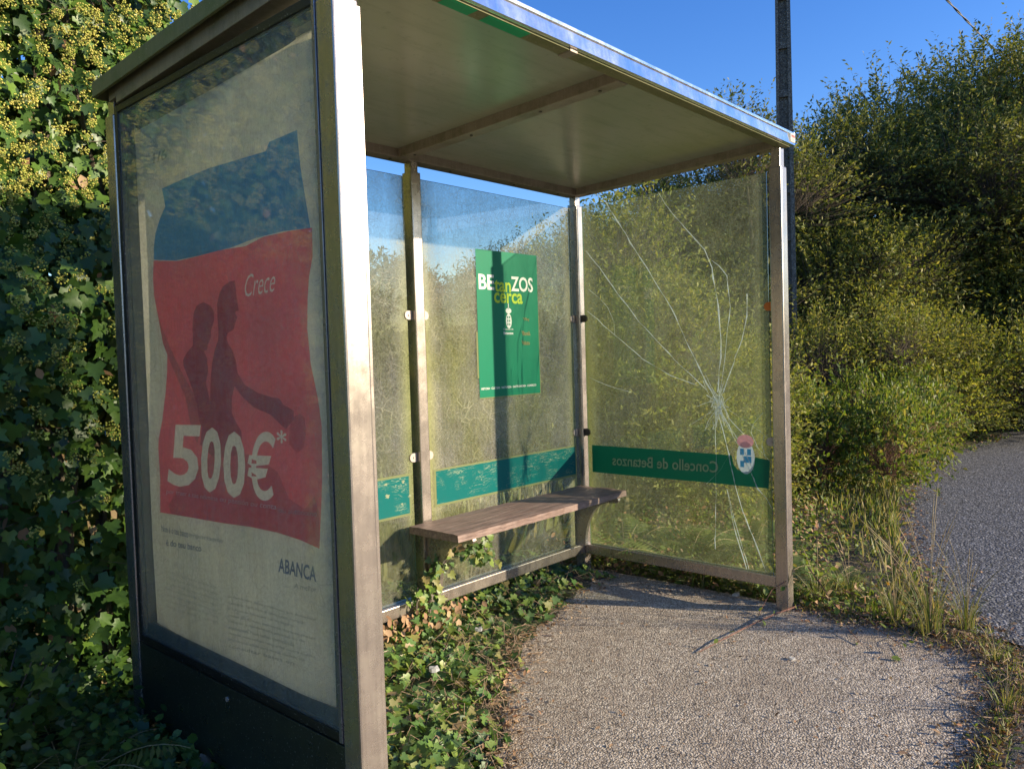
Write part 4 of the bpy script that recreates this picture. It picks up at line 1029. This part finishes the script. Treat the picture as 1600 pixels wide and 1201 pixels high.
# far tree line behind the shelter
def fartree():
    rs = np.random.default_rng(36); c, r = lumps(rs, 22, 1.9, 7.2, .7, 1.3, z0=.05)
    return plant('woodland_tree', 36, c, r, 2600, 8, .20, .55, L_far, .14, '', 'tree', 'distant trees across the field')
FT = 'row of distant trees far across the field, seen through the back glass'
for i in range(18):
    e = proto('F', fartree); u = 545+i*22+rr.uniform(-6, 6); d = rr.uniform(36, 44); s = rr.uniform(.8, 1.05); s = (s, s, s*rr.uniform(.9, 1.1)); loc = dirpt(u, d)
    if e[1] == 0: put(e[0], loc, i*1.3, s, FT)
    else: copy_tree(e[0], loc, i*1.3, s, FT)
    e[1] += 1
FR_ = 'row of trees on the far side of the road, mirrored in the back glass'
for i in range(16):
    a = math.radians(108+9.5*i+rr.uniform(-2, 2)); d = rr.uniform(33, 40); q_ = rr.uniform(.75, 1.0)
    copy_tree(protos['F'][0], (CC[0]+d*math.sin(a), CC[1]+d*math.cos(a), -.03), i*1.9, (q_*1.3, q_*1.3, q_*rr.uniform(.85, 1.0)), FR_)['group'] = 'trees across the road'
# rough field between
def field():
    rs = np.random.default_rng(41); n = 26000
    u = rs.uniform(540, 1000, n); d = 4.6+34*rs.uniform(0, 1, n)**1.6; a = math.radians(48.18)+np.arctan((u-800)/FOC)
    P = np.stack([CC[0]+d*np.sin(a), CC[1]+d*np.cos(a), np.full(n, -.03)], 1); P = P[P[:, 1] > .5]; n = len(P)
    d = np.linalg.norm(P[:, :2]-CC[:2], axis=1)
    V, F = inst(DIAV*[.35, 1, 1], DIAF, P, unit(rs.normal(size=(n, 3))*.35+[0, 0, 1]), unit(rs.normal(size=(n, 3))*[1, 1, .2]), rs.uniform(.15, .45, n)*(1+d*.03))
    tag(mesh_np('field_grass', V, F, [L_grass]), 'rough field grass seen through the dirty back wall', 'grass', kind='stuff')
field()

# ------------------------------------------------------------ verge: low weeds, grass, ferns
VX = [(2.74, -1.30), (3.0, -1.95), (3.3, -1.74), (4.2, -1.40), (5.5, -.98), (7.5, -.48), (10, -.5), (14, -.65)]
def verge():
    rs = np.random.default_rng(51); n = 30000
    x = 2.74+rs.uniform(0, 1, n)**1.4*9; lo = np.interp(x, [p[0] for p in VX[1:]], [p[1] for p in VX[1:]])
    lo = np.where(x < 3.0, -1.95+(3.0-x)*.6, lo)
    y = lo+rs.uniform(-.08, 1, n)*(1.9+.1*x); k = (y < 2.5); x, y, lo = x[k], y[k], lo[k]
    pt = np.stack([x, y, 0*x], 1); dens = .35+.65*veg_noise(pt, 3, 9)+1.0*np.clip((y-lo)/.6, 0, 1); k = rs.uniform(0, 1, len(x)) < dens; x, y, lo = x[k], y[k], lo[k]; n = len(x)
    h = .02+.14*np.clip((y-lo)/.8, 0, 1)
    P = np.stack([x, y, -.02+rs.uniform(0, 1, n)*h], 1)
    V, F = inst(LEAFV*[1.3, 1, 1], LEAFF, P, rdir(n, rs)*[1, 1, .6]+[0, 0, .3], unit(rs.normal(size=(n, 3))*.6+[0, -.3, 1]), rs.uniform(.018, .05, n))
    mi = np.repeat((rs.uniform(0, 1, n) < .28).astype(int), len(LEAFF))
    tag(mesh_np('verge_weeds', V, F, [L_mid, L_dry], mi=mi), 'low mixed weeds and dead leaves covering the verge right of the shelter', 'weeds', kind='stuff')
    # short grass
    n = 9000; x = 2.72+rs.uniform(0, 1, n)**1.5*7; lo = np.interp(x, [p[0] for p in VX[1:]], [p[1] for p in VX[1:]])
    y = lo-.06+rs.uniform(0, 1, n)**1.3*1.3; k = rs.uniform(0, 1, n) < np.clip(.5+.8*veg_noise(np.stack([x, y, 0*x], 1), 2.5, 3), 0, 1); x, y = x[k], y[k]; n = len(x)
    P = np.stack([x, y, np.full(n, -.02)], 1)
    V, F = inst(DIAV*[.22, 1, 1], DIAF, P, unit(rs.normal(size=(n, 3))*.45+[0, 0, 1]), unit(rs.normal(size=(n, 3))*[1, 1, .2]), rs.uniform(.05, .16, n))
    tag(mesh_np('verge_grass', V, F, [L_grass]), 'short dry and green grass along the verge edge', 'grass', kind='stuff')
    # ragged weeds in the seam between pad, lay-by and road
    n = 4200; t = rs.uniform(0, 1, n)
    X = np.interp(t, [0, .25, .5, .7, 1], [2.74, 2.8, 2.62, 2.2, 1.2]); Yy = np.interp(t, [0, .25, .5, .7, 1], [-1.42, -1.95, -2.30, -2.40, -2.44])
    x = X+rs.normal(size=n)*np.interp(t, [0, .3, .5, 1], [.05, .11, .07, .02]); y = Yy+rs.normal(size=n)*np.interp(t, [0, .3, .5, 1], [.08, .08, .04, .02])
    P = np.stack([x, y, np.zeros(n)], 1); g = rs.uniform(0, 1, n) < .38
    V1, F1 = inst(DIAV*[.2, 1, 1], DIAF, P[g], unit(rs.normal(size=(g.sum(), 3))*.6+[0, 0, .8]), unit(rs.normal(size=(g.sum(), 3))), rs.uniform(.02, .06, g.sum()))
    V2, F2 = inst(LEAFV, LEAFF, P[~g]+[0, 0, .01], rdir((~g).sum(), rs)*[1, 1, .3], unit(rs.normal(size=((~g).sum(), 3))*.5+[0, 0, 1]), rs.uniform(.012, .035, (~g).sum()))
    mi = np.concatenate([np.zeros(len(F1)), (np.repeat(rs.uniform(0, 1, (~g).sum()) < .7, len(LEAFF))).astype(int)+1])
    tag(mesh_np('seam_weeds', np.vstack([V1, V2]), np.vstack([F1, F2+len(V1)]), [L_grass, L_mid, L_dry], mi=mi), 'weeds and dead bits growing in the seam between pad and road', 'weeds', kind='stuff')
verge()
def grass_tuft(seed, loc, h, n, r, label, heads=6, lean=(0, 0)):
    rs = np.random.default_rng(seed); root = empty('grass_tuft', loc, label, 'grass tuft', 'tall grass tufts by the lay-by')
    V = []; F = []; k = 0
    for i in range(n):
        a = rs.uniform(0, 6.28); b0 = np.array((math.cos(a), math.sin(a), 0))*r*rs.uniform(0, 1); out = np.array((math.cos(a)+lean[0], math.sin(a)+lean[1], 0))*rs.uniform(.15, .75)
        l = h*rs.uniform(.35, 1.0); w = rs.uniform(.0012, .0028); s = np.array((-math.sin(a), math.cos(a), 0))
        for j in range(6):
            t = j/5; p = b0+out*l*t**1.8+np.array((0, 0, l*t*(1-.35*t*rs.uniform(.6, 1)))); ww = w*(1-t*.85)
            V += [p+s*ww, p-s*ww]
            if j: F += [(k-2, k-1, k+1), (k-2, k+1, k)]
            k += 2
    V = np.array(V)+np.array(loc); mesh_np('blades', V, np.array(F), [L_grass], root)
    b = MB()
    for i in range(heads):
        a = rs.uniform(0, 6.28); out = np.array((math.cos(a)+lean[0], math.sin(a)+lean[1], 0))*rs.uniform(.1, .45); l = h*rs.uniform(1.0, 1.5)
        pts = [np.array(loc)+out*l*t**1.8+np.array((0, 0, l*t*(1-.12*t))) for t in np.linspace(0, 1, 7)]
        b.tube(pts, [.0013, .0013, .0012, .001, .001, .0022, .0006], 4)
    b.build('seed_stalks', M_straw, root)
M_straw = mat_bark('straw', (.42, .33, .17))
G = at
grass_tuft(1, (2.70, -1.98, 0), .52, 90, .06, 'tallest grass tuft with long seed stalks at the corner of the pad', 14, (.1, .3))
grass_tuft(2, (2.86, -2.10, 0), .38, 60, .05, 'grass tuft in the seam beside the lay-by', 8)
grass_tuft(3, (2.52, -2.28, 0), .15, 50, .04, 'short grass tuft in the seam nearest the road', 3)
grass_tuft(4, (3.05, -1.50, 0), .28, 80, .07, 'green grass tuft on the verge between fern and lay-by', 4)
grass_tuft(5, (2.86, -1.40, 0), .26, 90, .07, 'dense grass tuft at the foot of the right front post', 4)
grass_tuft(6, (2.05, -2.40, 0), .16, 40, .05, 'small dry grass tuft at the road edge of the pad', 2)
grass_tuft(7, (2.80, -1.80, 0), .34, 60, .05, 'leaning straw coloured grass tuft on the pad edge', 9, (.4, .2))
def fern(seed, loc, n, l, label, tilt=1.0, grp='ferns by the shelter'):
    rs = np.random.default_rng(seed); root = empty('fern', loc, label, 'fern', grp); V = []; F = []; k = 0; b = MB()
    for i in range(n):
        a = i*2.4+rs.uniform(-.3, .3); L_ = l*rs.uniform(.6, 1.1); d = np.array((math.cos(a), math.sin(a), 0)); s = np.array((-math.sin(a), math.cos(a), 0))
        P = [np.array(loc)+d*L_*t*.85*tilt+np.array((0, 0, L_*(.95*t-.62*t*t))) for t in np.linspace(0, 1, 24)]
        b.tube([P[j] for j in range(0, 24, 3)]+[P[-1]], [.0025-.0002*j for j in range(9)], 4)
        for j in range(3, 23):
            t = j/23; w = L_*.30*math.sin(math.pi*min(1, (t*1.02)**.75))*(1-.15*t); fw = (P[j+1 if j < 23 else j]-P[j])
            for sg in (-1, 1):
                tipv = P[j]+s*sg*w+fw*1.6-np.array((0, 0, w*.22))
                m1 = P[j]*.55+tipv*.45+fw*.55; m2 = P[j]*.55+tipv*.45-fw*.35
                V += [P[j], m1, tipv, m2]; F += [(k, k+1, k+2), (k, k+2, k+3)]; k += 4
    mesh_np('fronds', np.array(V), np.array(F), [L_fern], root); b.build('stalks', M_straw, root)
fern(1, (2.92, -1.12, -.02), 11, .42, 'green fern right of the right front post')
fern(2, (3.25, -1.35, -.02), 8, .34, 'smaller fern between the post and the lay-by')
fern(3, (2.98, -.55, -.02), 14, .62, 'large fern seen through the lower cracked panel')
fern(4, (3.05, -.05, -.02), 12, .6, 'fern seen through the cracked panel next to the bench')
fern(5, (3.5, -.75, -.02), 10, .55, 'fern behind the cracked panel near its right post')
fern(6, (-.42, -.25, 0), 9, .45, 'yellow green fern at the back foot of the poster case')
fern(7, (-.72, -.42, 0), 8, .42, 'dark fern at the left edge under the ivy')
# low plants under the ivy wall at the left
def understory():
    rs = np.random.default_rng(61); n = 15000; x = rs.uniform(-2.2, .6, n); y = rs.uniform(-1.6, .7, n); k = ~((x > -.11) & (y < .12)) & (y > -1.5-.0*x) & (y > -.95-x*.35-.9*(x > -.4)); x, y = x[k], y[k]; n = len(x)
    P = np.stack([x, y, rs.uniform(0, 1, n)**1.4*(.26+.16*veg_noise(np.stack([x, y, 0*x], 1), 5, 4))*np.clip((y+1.4)/1.2, .15, 1)*np.where(x > -.3, .6, 1)+.004], 1)
    V, F = inst(LEAFV*[1.7, 1, 1], LEAFF, P, rdir(n, rs)*[1, 1, .5], unit(rs.normal(size=(n, 3))*.5+[0, -.4, 1]), rs.uniform(.018, .045, n))
    tag(mesh_np('undergrowth', V, F, [L_ivy]), 'dark leafy undergrowth below the ivy at the lower left', 'undergrowth', kind='stuff')
understory()
def ivybush(name, loc, h, R_, n, nu, seed, label):
    rs = np.random.default_rng(seed); root = empty(name, loc, label, 'ivy', 'bushy ivy shoots at the lower left')
    b = MB(); P = []; T = []
    for i in range(26):
        a = rs.uniform(0, 6.28); q = R_*rs.uniform(.2, 1); e = np.array(loc)+(q*math.cos(a), q*math.sin(a), h*rs.uniform(.5, 1)); o_ = np.array(loc)+(.2*q*math.cos(a), .2*q*math.sin(a), 0)
        m_ = (o_+e)/2+(0, 0, h*.12); pts = [o_, m_, e]; b.tube(pts, [.005, .004, .002], 5)
        for k in range(n//26):
            t = rs.uniform(.25, 1.05); p = (1-t)**2*o_+2*t*(1-t)*m_+t*t*e; P.append(p+rs.normal(size=3)*.035); 
        T.append(e)
    b.build('stems', M_bark, root); P = np.array(P); k = len(P); P[:, 2] = np.maximum(P[:, 2], .01)
    P = P[~((P[:, 0] > -.12) & (P[:, 1] < .1))]; k = len(P)
    V, F = inst(IVYV, IVYF, P, rdir(k, rs)*[1, 1, .4]-[0, 0, .5], unit(rs.normal(size=(k, 3))*.6+[-.1, -.6, .6]), rs.uniform(.03, .062, k)); mesh_np('leaves', V, F, [L_ivyl], root)
    C = np.array(T)[:nu]; 
    if len(C):
        q = 24; d = rdir(len(C)*q, rs).reshape(len(C), q, 3); Q = (C[:, None]+d*.021).reshape(-1, 3); k = len(Q)
        V, F = inst(OCTV, OCTF, Q, rdir(k, rs), rdir(k, rs), rs.uniform(.0035, .005, k))
        SV = np.stack([np.repeat(C, q, 0)+(0, 0, .0006), np.repeat(C, q, 0)-(0, 0, .0006), Q], 1).reshape(-1, 3)
        mesh_np('flower_heads', np.vstack([V, SV]), np.vstack([F, np.arange(k*3).reshape(-1, 3)+len(V)]), [L_umbel], root)
L_ivyl = mat_leaf('fresh ivy leaf', [(.06, .11, .02), (.09, .16, .025), (.14, .22, .035)], .38, .3, .5)
ivybush('ivy_bush', (-.86, -.42, 0), .78, .30, 620, 9, 71, 'bushy ivy with yellow flower heads cut off by the left edge')
ivybush('ivy_bush', (-.60, .0, 0), .50, .28, 520, 0, 72, 'leafy ivy bush behind the back edge of the poster case')
# bramble shoot leaning over the pad at the right front post
def shoot(name, pts, r, seed, label, leafy=.5, lm=None):
    root = empty(name, pts[0], label, 'bramble shoot', 'bramble shoots on the pad'); rs = np.random.default_rng(seed); b = MB()
    pv = [Vector(p) for p in pts]; b.tube(pv, [r*(1-.6*i/(len(pv)-1)) for i in range(len(pv))], 5); b.build('stem', M_stem, root)
    P = []
    for p0, p1 in zip(pv, pv[1:]):
        for k in range(max(1, int((p1-p0).length/.05*leafy))): P.append(tuple(p0.lerp(p1, rs.uniform())+Vector(rs.normal(size=3)*.012)))
    P = np.array(P); P[:, 2] = np.maximum(P[:, 2], .006); n = len(P)
    V, F = inst(LEAFV*[1.6, 1, 1], LEAFF, P, rdir(n, rs), unit(rs.normal(size=(n, 3))+[0, -.5, .6]), rs.uniform(.025, .05, n)); mesh_np('leaves', V, F, [lm or L_mid], root)
shoot('bramble_shoot', [(2.74, -1.40, .22), (2.70, -1.44, .20), (2.68, -1.5, .14), (2.62, -1.58, .07), (2.50, -1.68, .02), (2.38, -1.78, .008)], .004, 3, 'reddish bramble shoot arching from the right front post down to the concrete', .9)
shoot('bramble_shoot', [(2.72, -1.36, .02), (2.50, -1.33, .03), (2.32, -1.28, .014), (2.05, -1.27, .02), (1.86, -1.24, .008)], .005, 4, 'long reddish bramble shoot lying across the concrete pad', .35)
shoot('bramble_shoot', [(2.62, -1.32, .16), (2.58, -1.27, .12), (2.52, -1.25, .05), (2.45, -1.25, .01)], .003, 6, 'short pale shoot under the cracked panel rail', .5)
shoot('bramble_shoot', [(2.70, -1.42, .10), (2.62, -1.62, .10), (2.52, -1.80, .05), (2.46, -1.92, .012), (2.30, -1.98, .006)], .0025, 9, 'thin dark bramble shoot trailing toward the front edge of the pad', .6)
# small stray things on the pad
def scrap(seed, u, v, s, label, mat=M_scrap, z=.0):
    rs = np.random.default_rng(seed); c = at(u, v, 2, z); b = MB(); n = 7
    top = [(c[0]+s*rs.uniform(.6, 1)*math.cos(6.28*k/n), c[1]+s*rs.uniform(.6, 1)*math.sin(6.28*k/n), z+.004+s*rs.uniform(.1, .6)) for k in range(n)]
    ctr = b.bm.verts.new((c[0], c[1], z+s*.5)); vs = [b.bm.verts.new(p) for p in top]; lo = [b.bm.verts.new((p[0], p[1], z+.002)) for p in top]
    for k in range(n):
        b.bm.faces.new([ctr, vs[k], vs[(k+1) % n]]); b.bm.faces.new([vs[k], lo[k], lo[(k+1) % n], vs[(k+1) % n]])
    tag(b.build('litter_scrap', mat), label, 'litter', 'litter scraps')
def grit():
    rs = np.random.default_rng(81); n = 1100; x = rs.uniform(.3, 2.72, n); y = rs.uniform(-2.35, -.2, n)
    P = np.stack([x, y, np.full(n, .0015)], 1); V, F = inst(OCTV*[1, 1, .6], OCTF, P, rdir(n, rs), unit(rs.normal(size=(n, 3))*.3+[0, 0, 1]), rs.uniform(.0015, .0045, n))
    n = 260; x = rs.uniform(.4, 2.7, n); y = rs.uniform(-2.35, -.15, n); P = np.stack([x, y, rs.uniform(.003, .007, n)], 1)
    V2, F2 = inst(LEAFV, LEAFF, P, rdir(n, rs)*[1, 1, .1], unit(rs.normal(size=(n, 3))*.35+[0, 0, 1]), rs.uniform(.008, .026, n))
    mi = np.concatenate([np.zeros(len(F)), np.ones(len(F2))])
    tag(mesh_np('grit', np.vstack([V, V2]), np.vstack([F, F2+len(V)]), [M_pole, L_dry], mi=mi), 'loose grit and dead leaf bits scattered over the concrete', 'grit', kind='stuff')
grit()
def fringe_debris():     # washed-out gravel, dead stalks and crumbs where the pad meets the verge, the lay-by and the road
    rs = np.random.default_rng(91); n = 3400; t = rs.uniform(0, 1, n)
    X = np.interp(t, [0, .2, .45, .6, .8, 1], [2.72, 2.85, 2.62, 2.3, 1.6, .9]); Y = np.interp(t, [0, .2, .45, .6, .8, 1], [-1.42, -1.9, -2.27, -2.37, -2.42, -2.44])
    x = X+rs.normal(size=n)*.10; y = Y+rs.normal(size=n)*.07; P = np.stack([x, y, rs.uniform(.002, .012, n)], 1); g = rs.uniform(0, 1, n) < .45
    V, F = inst(OCTV*[1, 1, .7], OCTF, P[g], rdir(g.sum(), rs), rdir(g.sum(), rs), rs.uniform(.002, .009, g.sum()))
    V2, F2 = inst(LEAFV*[.8, 1, 1], LEAFF, P[~g], rdir((~g).sum(), rs)*[1, 1, .2], unit(rs.normal(size=((~g).sum(), 3))*.45+[0, 0, 1]), rs.uniform(.008, .04, (~g).sum()))
    m = 2600; x = 3.02+rs.uniform(0, 1, m)**1.6*5; lo = np.interp(x, [p[0] for p in VX[1:]], [p[1] for p in VX[1:]]); y = lo-np.abs(rs.normal(size=m))*.16+.05
    P = np.stack([x, y, np.full(m, -.012)], 1); V3, F3 = inst(LEAFV, LEAFF, P, rdir(m, rs)*[1, 1, .2], unit(rs.normal(size=(m, 3))*.4+[0, 0, 1]), rs.uniform(.01, .04, m))
    mi = np.concatenate([np.zeros(len(F)), np.ones(len(F2)+len(F3))])
    tag(mesh_np('edge_debris', np.vstack([V, V2, V3]), np.vstack([F, F2+len(V), F3+len(V)+len(V2)]), [M_pole, L_dry], mi=mi), 'loose stones, dead leaves and crumbs along the broken edge of pad and lay-by', 'debris', kind='stuff')
    b = MB()
    for i in range(170):
        t = rs.uniform(0, 1); x = float(np.interp(t, [0, .25, .6, 1], [2.75, 2.8, 2.5, 1.9]))+rs.normal()*.1; y = float(np.interp(t, [0, .25, .6, 1], [-1.45, -1.95, -2.3, -2.42]))+rs.normal()*.06
        a = rs.uniform(0, 6.28); l = rs.uniform(.06, .26); c = np.array((x, y, .008)); d_ = np.array((math.cos(a), math.sin(a), 0)); p_ = np.array((-d_[1], d_[0], 0)); h = rs.uniform(0, .04)
        b.tube([c, c+d_*l*.4+p_*l*.1+(0, 0, h), c+d_*l*.75+(0, 0, h*.8), c+d_*l], [.0016, .0014, .0012, .0006], 4)
    tag(b.build('dead_stalks', M_mat_tw), 'straw coloured dead stalks lying over the pad edge', 'stalks', kind='stuff')
fringe_debris()
scrap(1, 1238, 1030, .018, 'white crumpled scrap on the concrete right of the bramble shoots')
scrap(2, 796, 1056, .012, 'small white scrap at the fringe of the ground ivy')
scrap(3, 678, 1048, .03, 'pale grey scrap caught in the ground ivy', z=.1)
scrap(4, 748, 985, .022, 'white scrap caught in the ivy nearer the back wall', z=.1)
scrap(5, 1150, 930, .03, 'flattened grey scrap under the rail of the cracked panel')
scrap(6, 1270, 827, .045, 'grey stone in the weeds right of the shelter', M_pole)
def dandelion(u, v, label):
    c = at(u, v, 2, .06); root = empty('dandelion', (c[0], c[1], 0), label, 'flower', 'yellow dandelions'); rs = np.random.default_rng(int(u)); n = 40
    b = MB(); b.tube([(c[0], c[1], -.01), (c[0]+.005, c[1], .03), (c[0], c[1], .06)], .0012, 4); b.build('stem', M_twig, root)
    V, F = inst(DIAV*[.7, 1, 1], DIAF, np.tile(c, (n, 1)), unit(rs.normal(size=(n, 3))+[0, 0, .5]), unit(rs.normal(size=(n, 3))+[0, 0, 1]), rs.uniform(.012, .02, n)); mesh_np('petals', V, F, [M_dande], root)
dandelion(1387, 912, 'left yellow dandelion in the verge'); dandelion(1407, 943, 'right yellow dandelion nearest the concrete pad')

# ------------------------------------------------------------ utility pole and cables
def pole():
    x, y, _ = dirpt(1233, 11.0); root = empty('utility_pole', (x, y, -.03), 'tall weathered concrete utility pole with hollow ladder openings rising right of the shelter', 'utility pole')
    b = MB(); H = 8.25
    def w(z): return .125-.045*z/H
    # H-section pole: two flanges, web with a row of recesses
    ang = math.radians(48+19)
    fx = Vector((math.cos(ang), -math.sin(ang), 0)); fy = Vector((math.sin(ang), math.cos(ang), 0)); o = Vector((x, y, -.03))
    def slab(a0, a1, c0, c1, z0, z1):
        vs = [b.bm.verts.new(o+fx*(a*w(z))+fy*(c*w(z)*.8)+Vector((0, 0, z))) for a in (a0, a1) for c in (c0, c1) for z in (z0, z1)]
        for q in ((0, 1, 3, 2), (4, 6, 7, 5), (0, 4, 5, 1), (2, 3, 7, 6), (0, 2, 6, 4), (1, 5, 7, 3)): b.bm.faces.new([vs[i] for i in q])
    slab(-1, -.62, -1, 1, -.2, H); slab(.52, 1, -1, 1, -.2, H)
    slab(-.62, .52, -.25, .9, -.2, H)
    z = .3
    while z < H-.2: slab(-.62, .52, -.7, -.25, z, z+.09); z += .62
    b.build('pole_shaft', M_pole, root)
    b = MB(); b.tube([o+Vector((0, 0, H-.15))-fy*.1, o+Vector((0, 0, H-.15))-fy*.22], .018, 8); b.build('cable_hook', M_bolt, root)
    a = o+Vector((0, 0, H-.15))-fy*.2
    e = Vector((dirpt(1790, 42)[0], dirpt(1790, 42)[1], 8.0)); b = MB()
    for ph in (0, math.pi):
        pts = []; n = 420
        for i in range(n+1):
            t = i/n; p = a.lerp(e, t); p.z -= 4*.55*t*(1-t); r_ = .011; k_ = t*170+ph; p += Vector((math.cos(k_)*r_*.2, -math.cos(k_)*r_, math.sin(k_)*r_)); pts.append(p)
        b.tube(pts, .0105, 4)
    tag(b.build('overhead_cable', M_cable), 'twisted black overhead cable running from the pole top down to the right', 'cable')
pole()
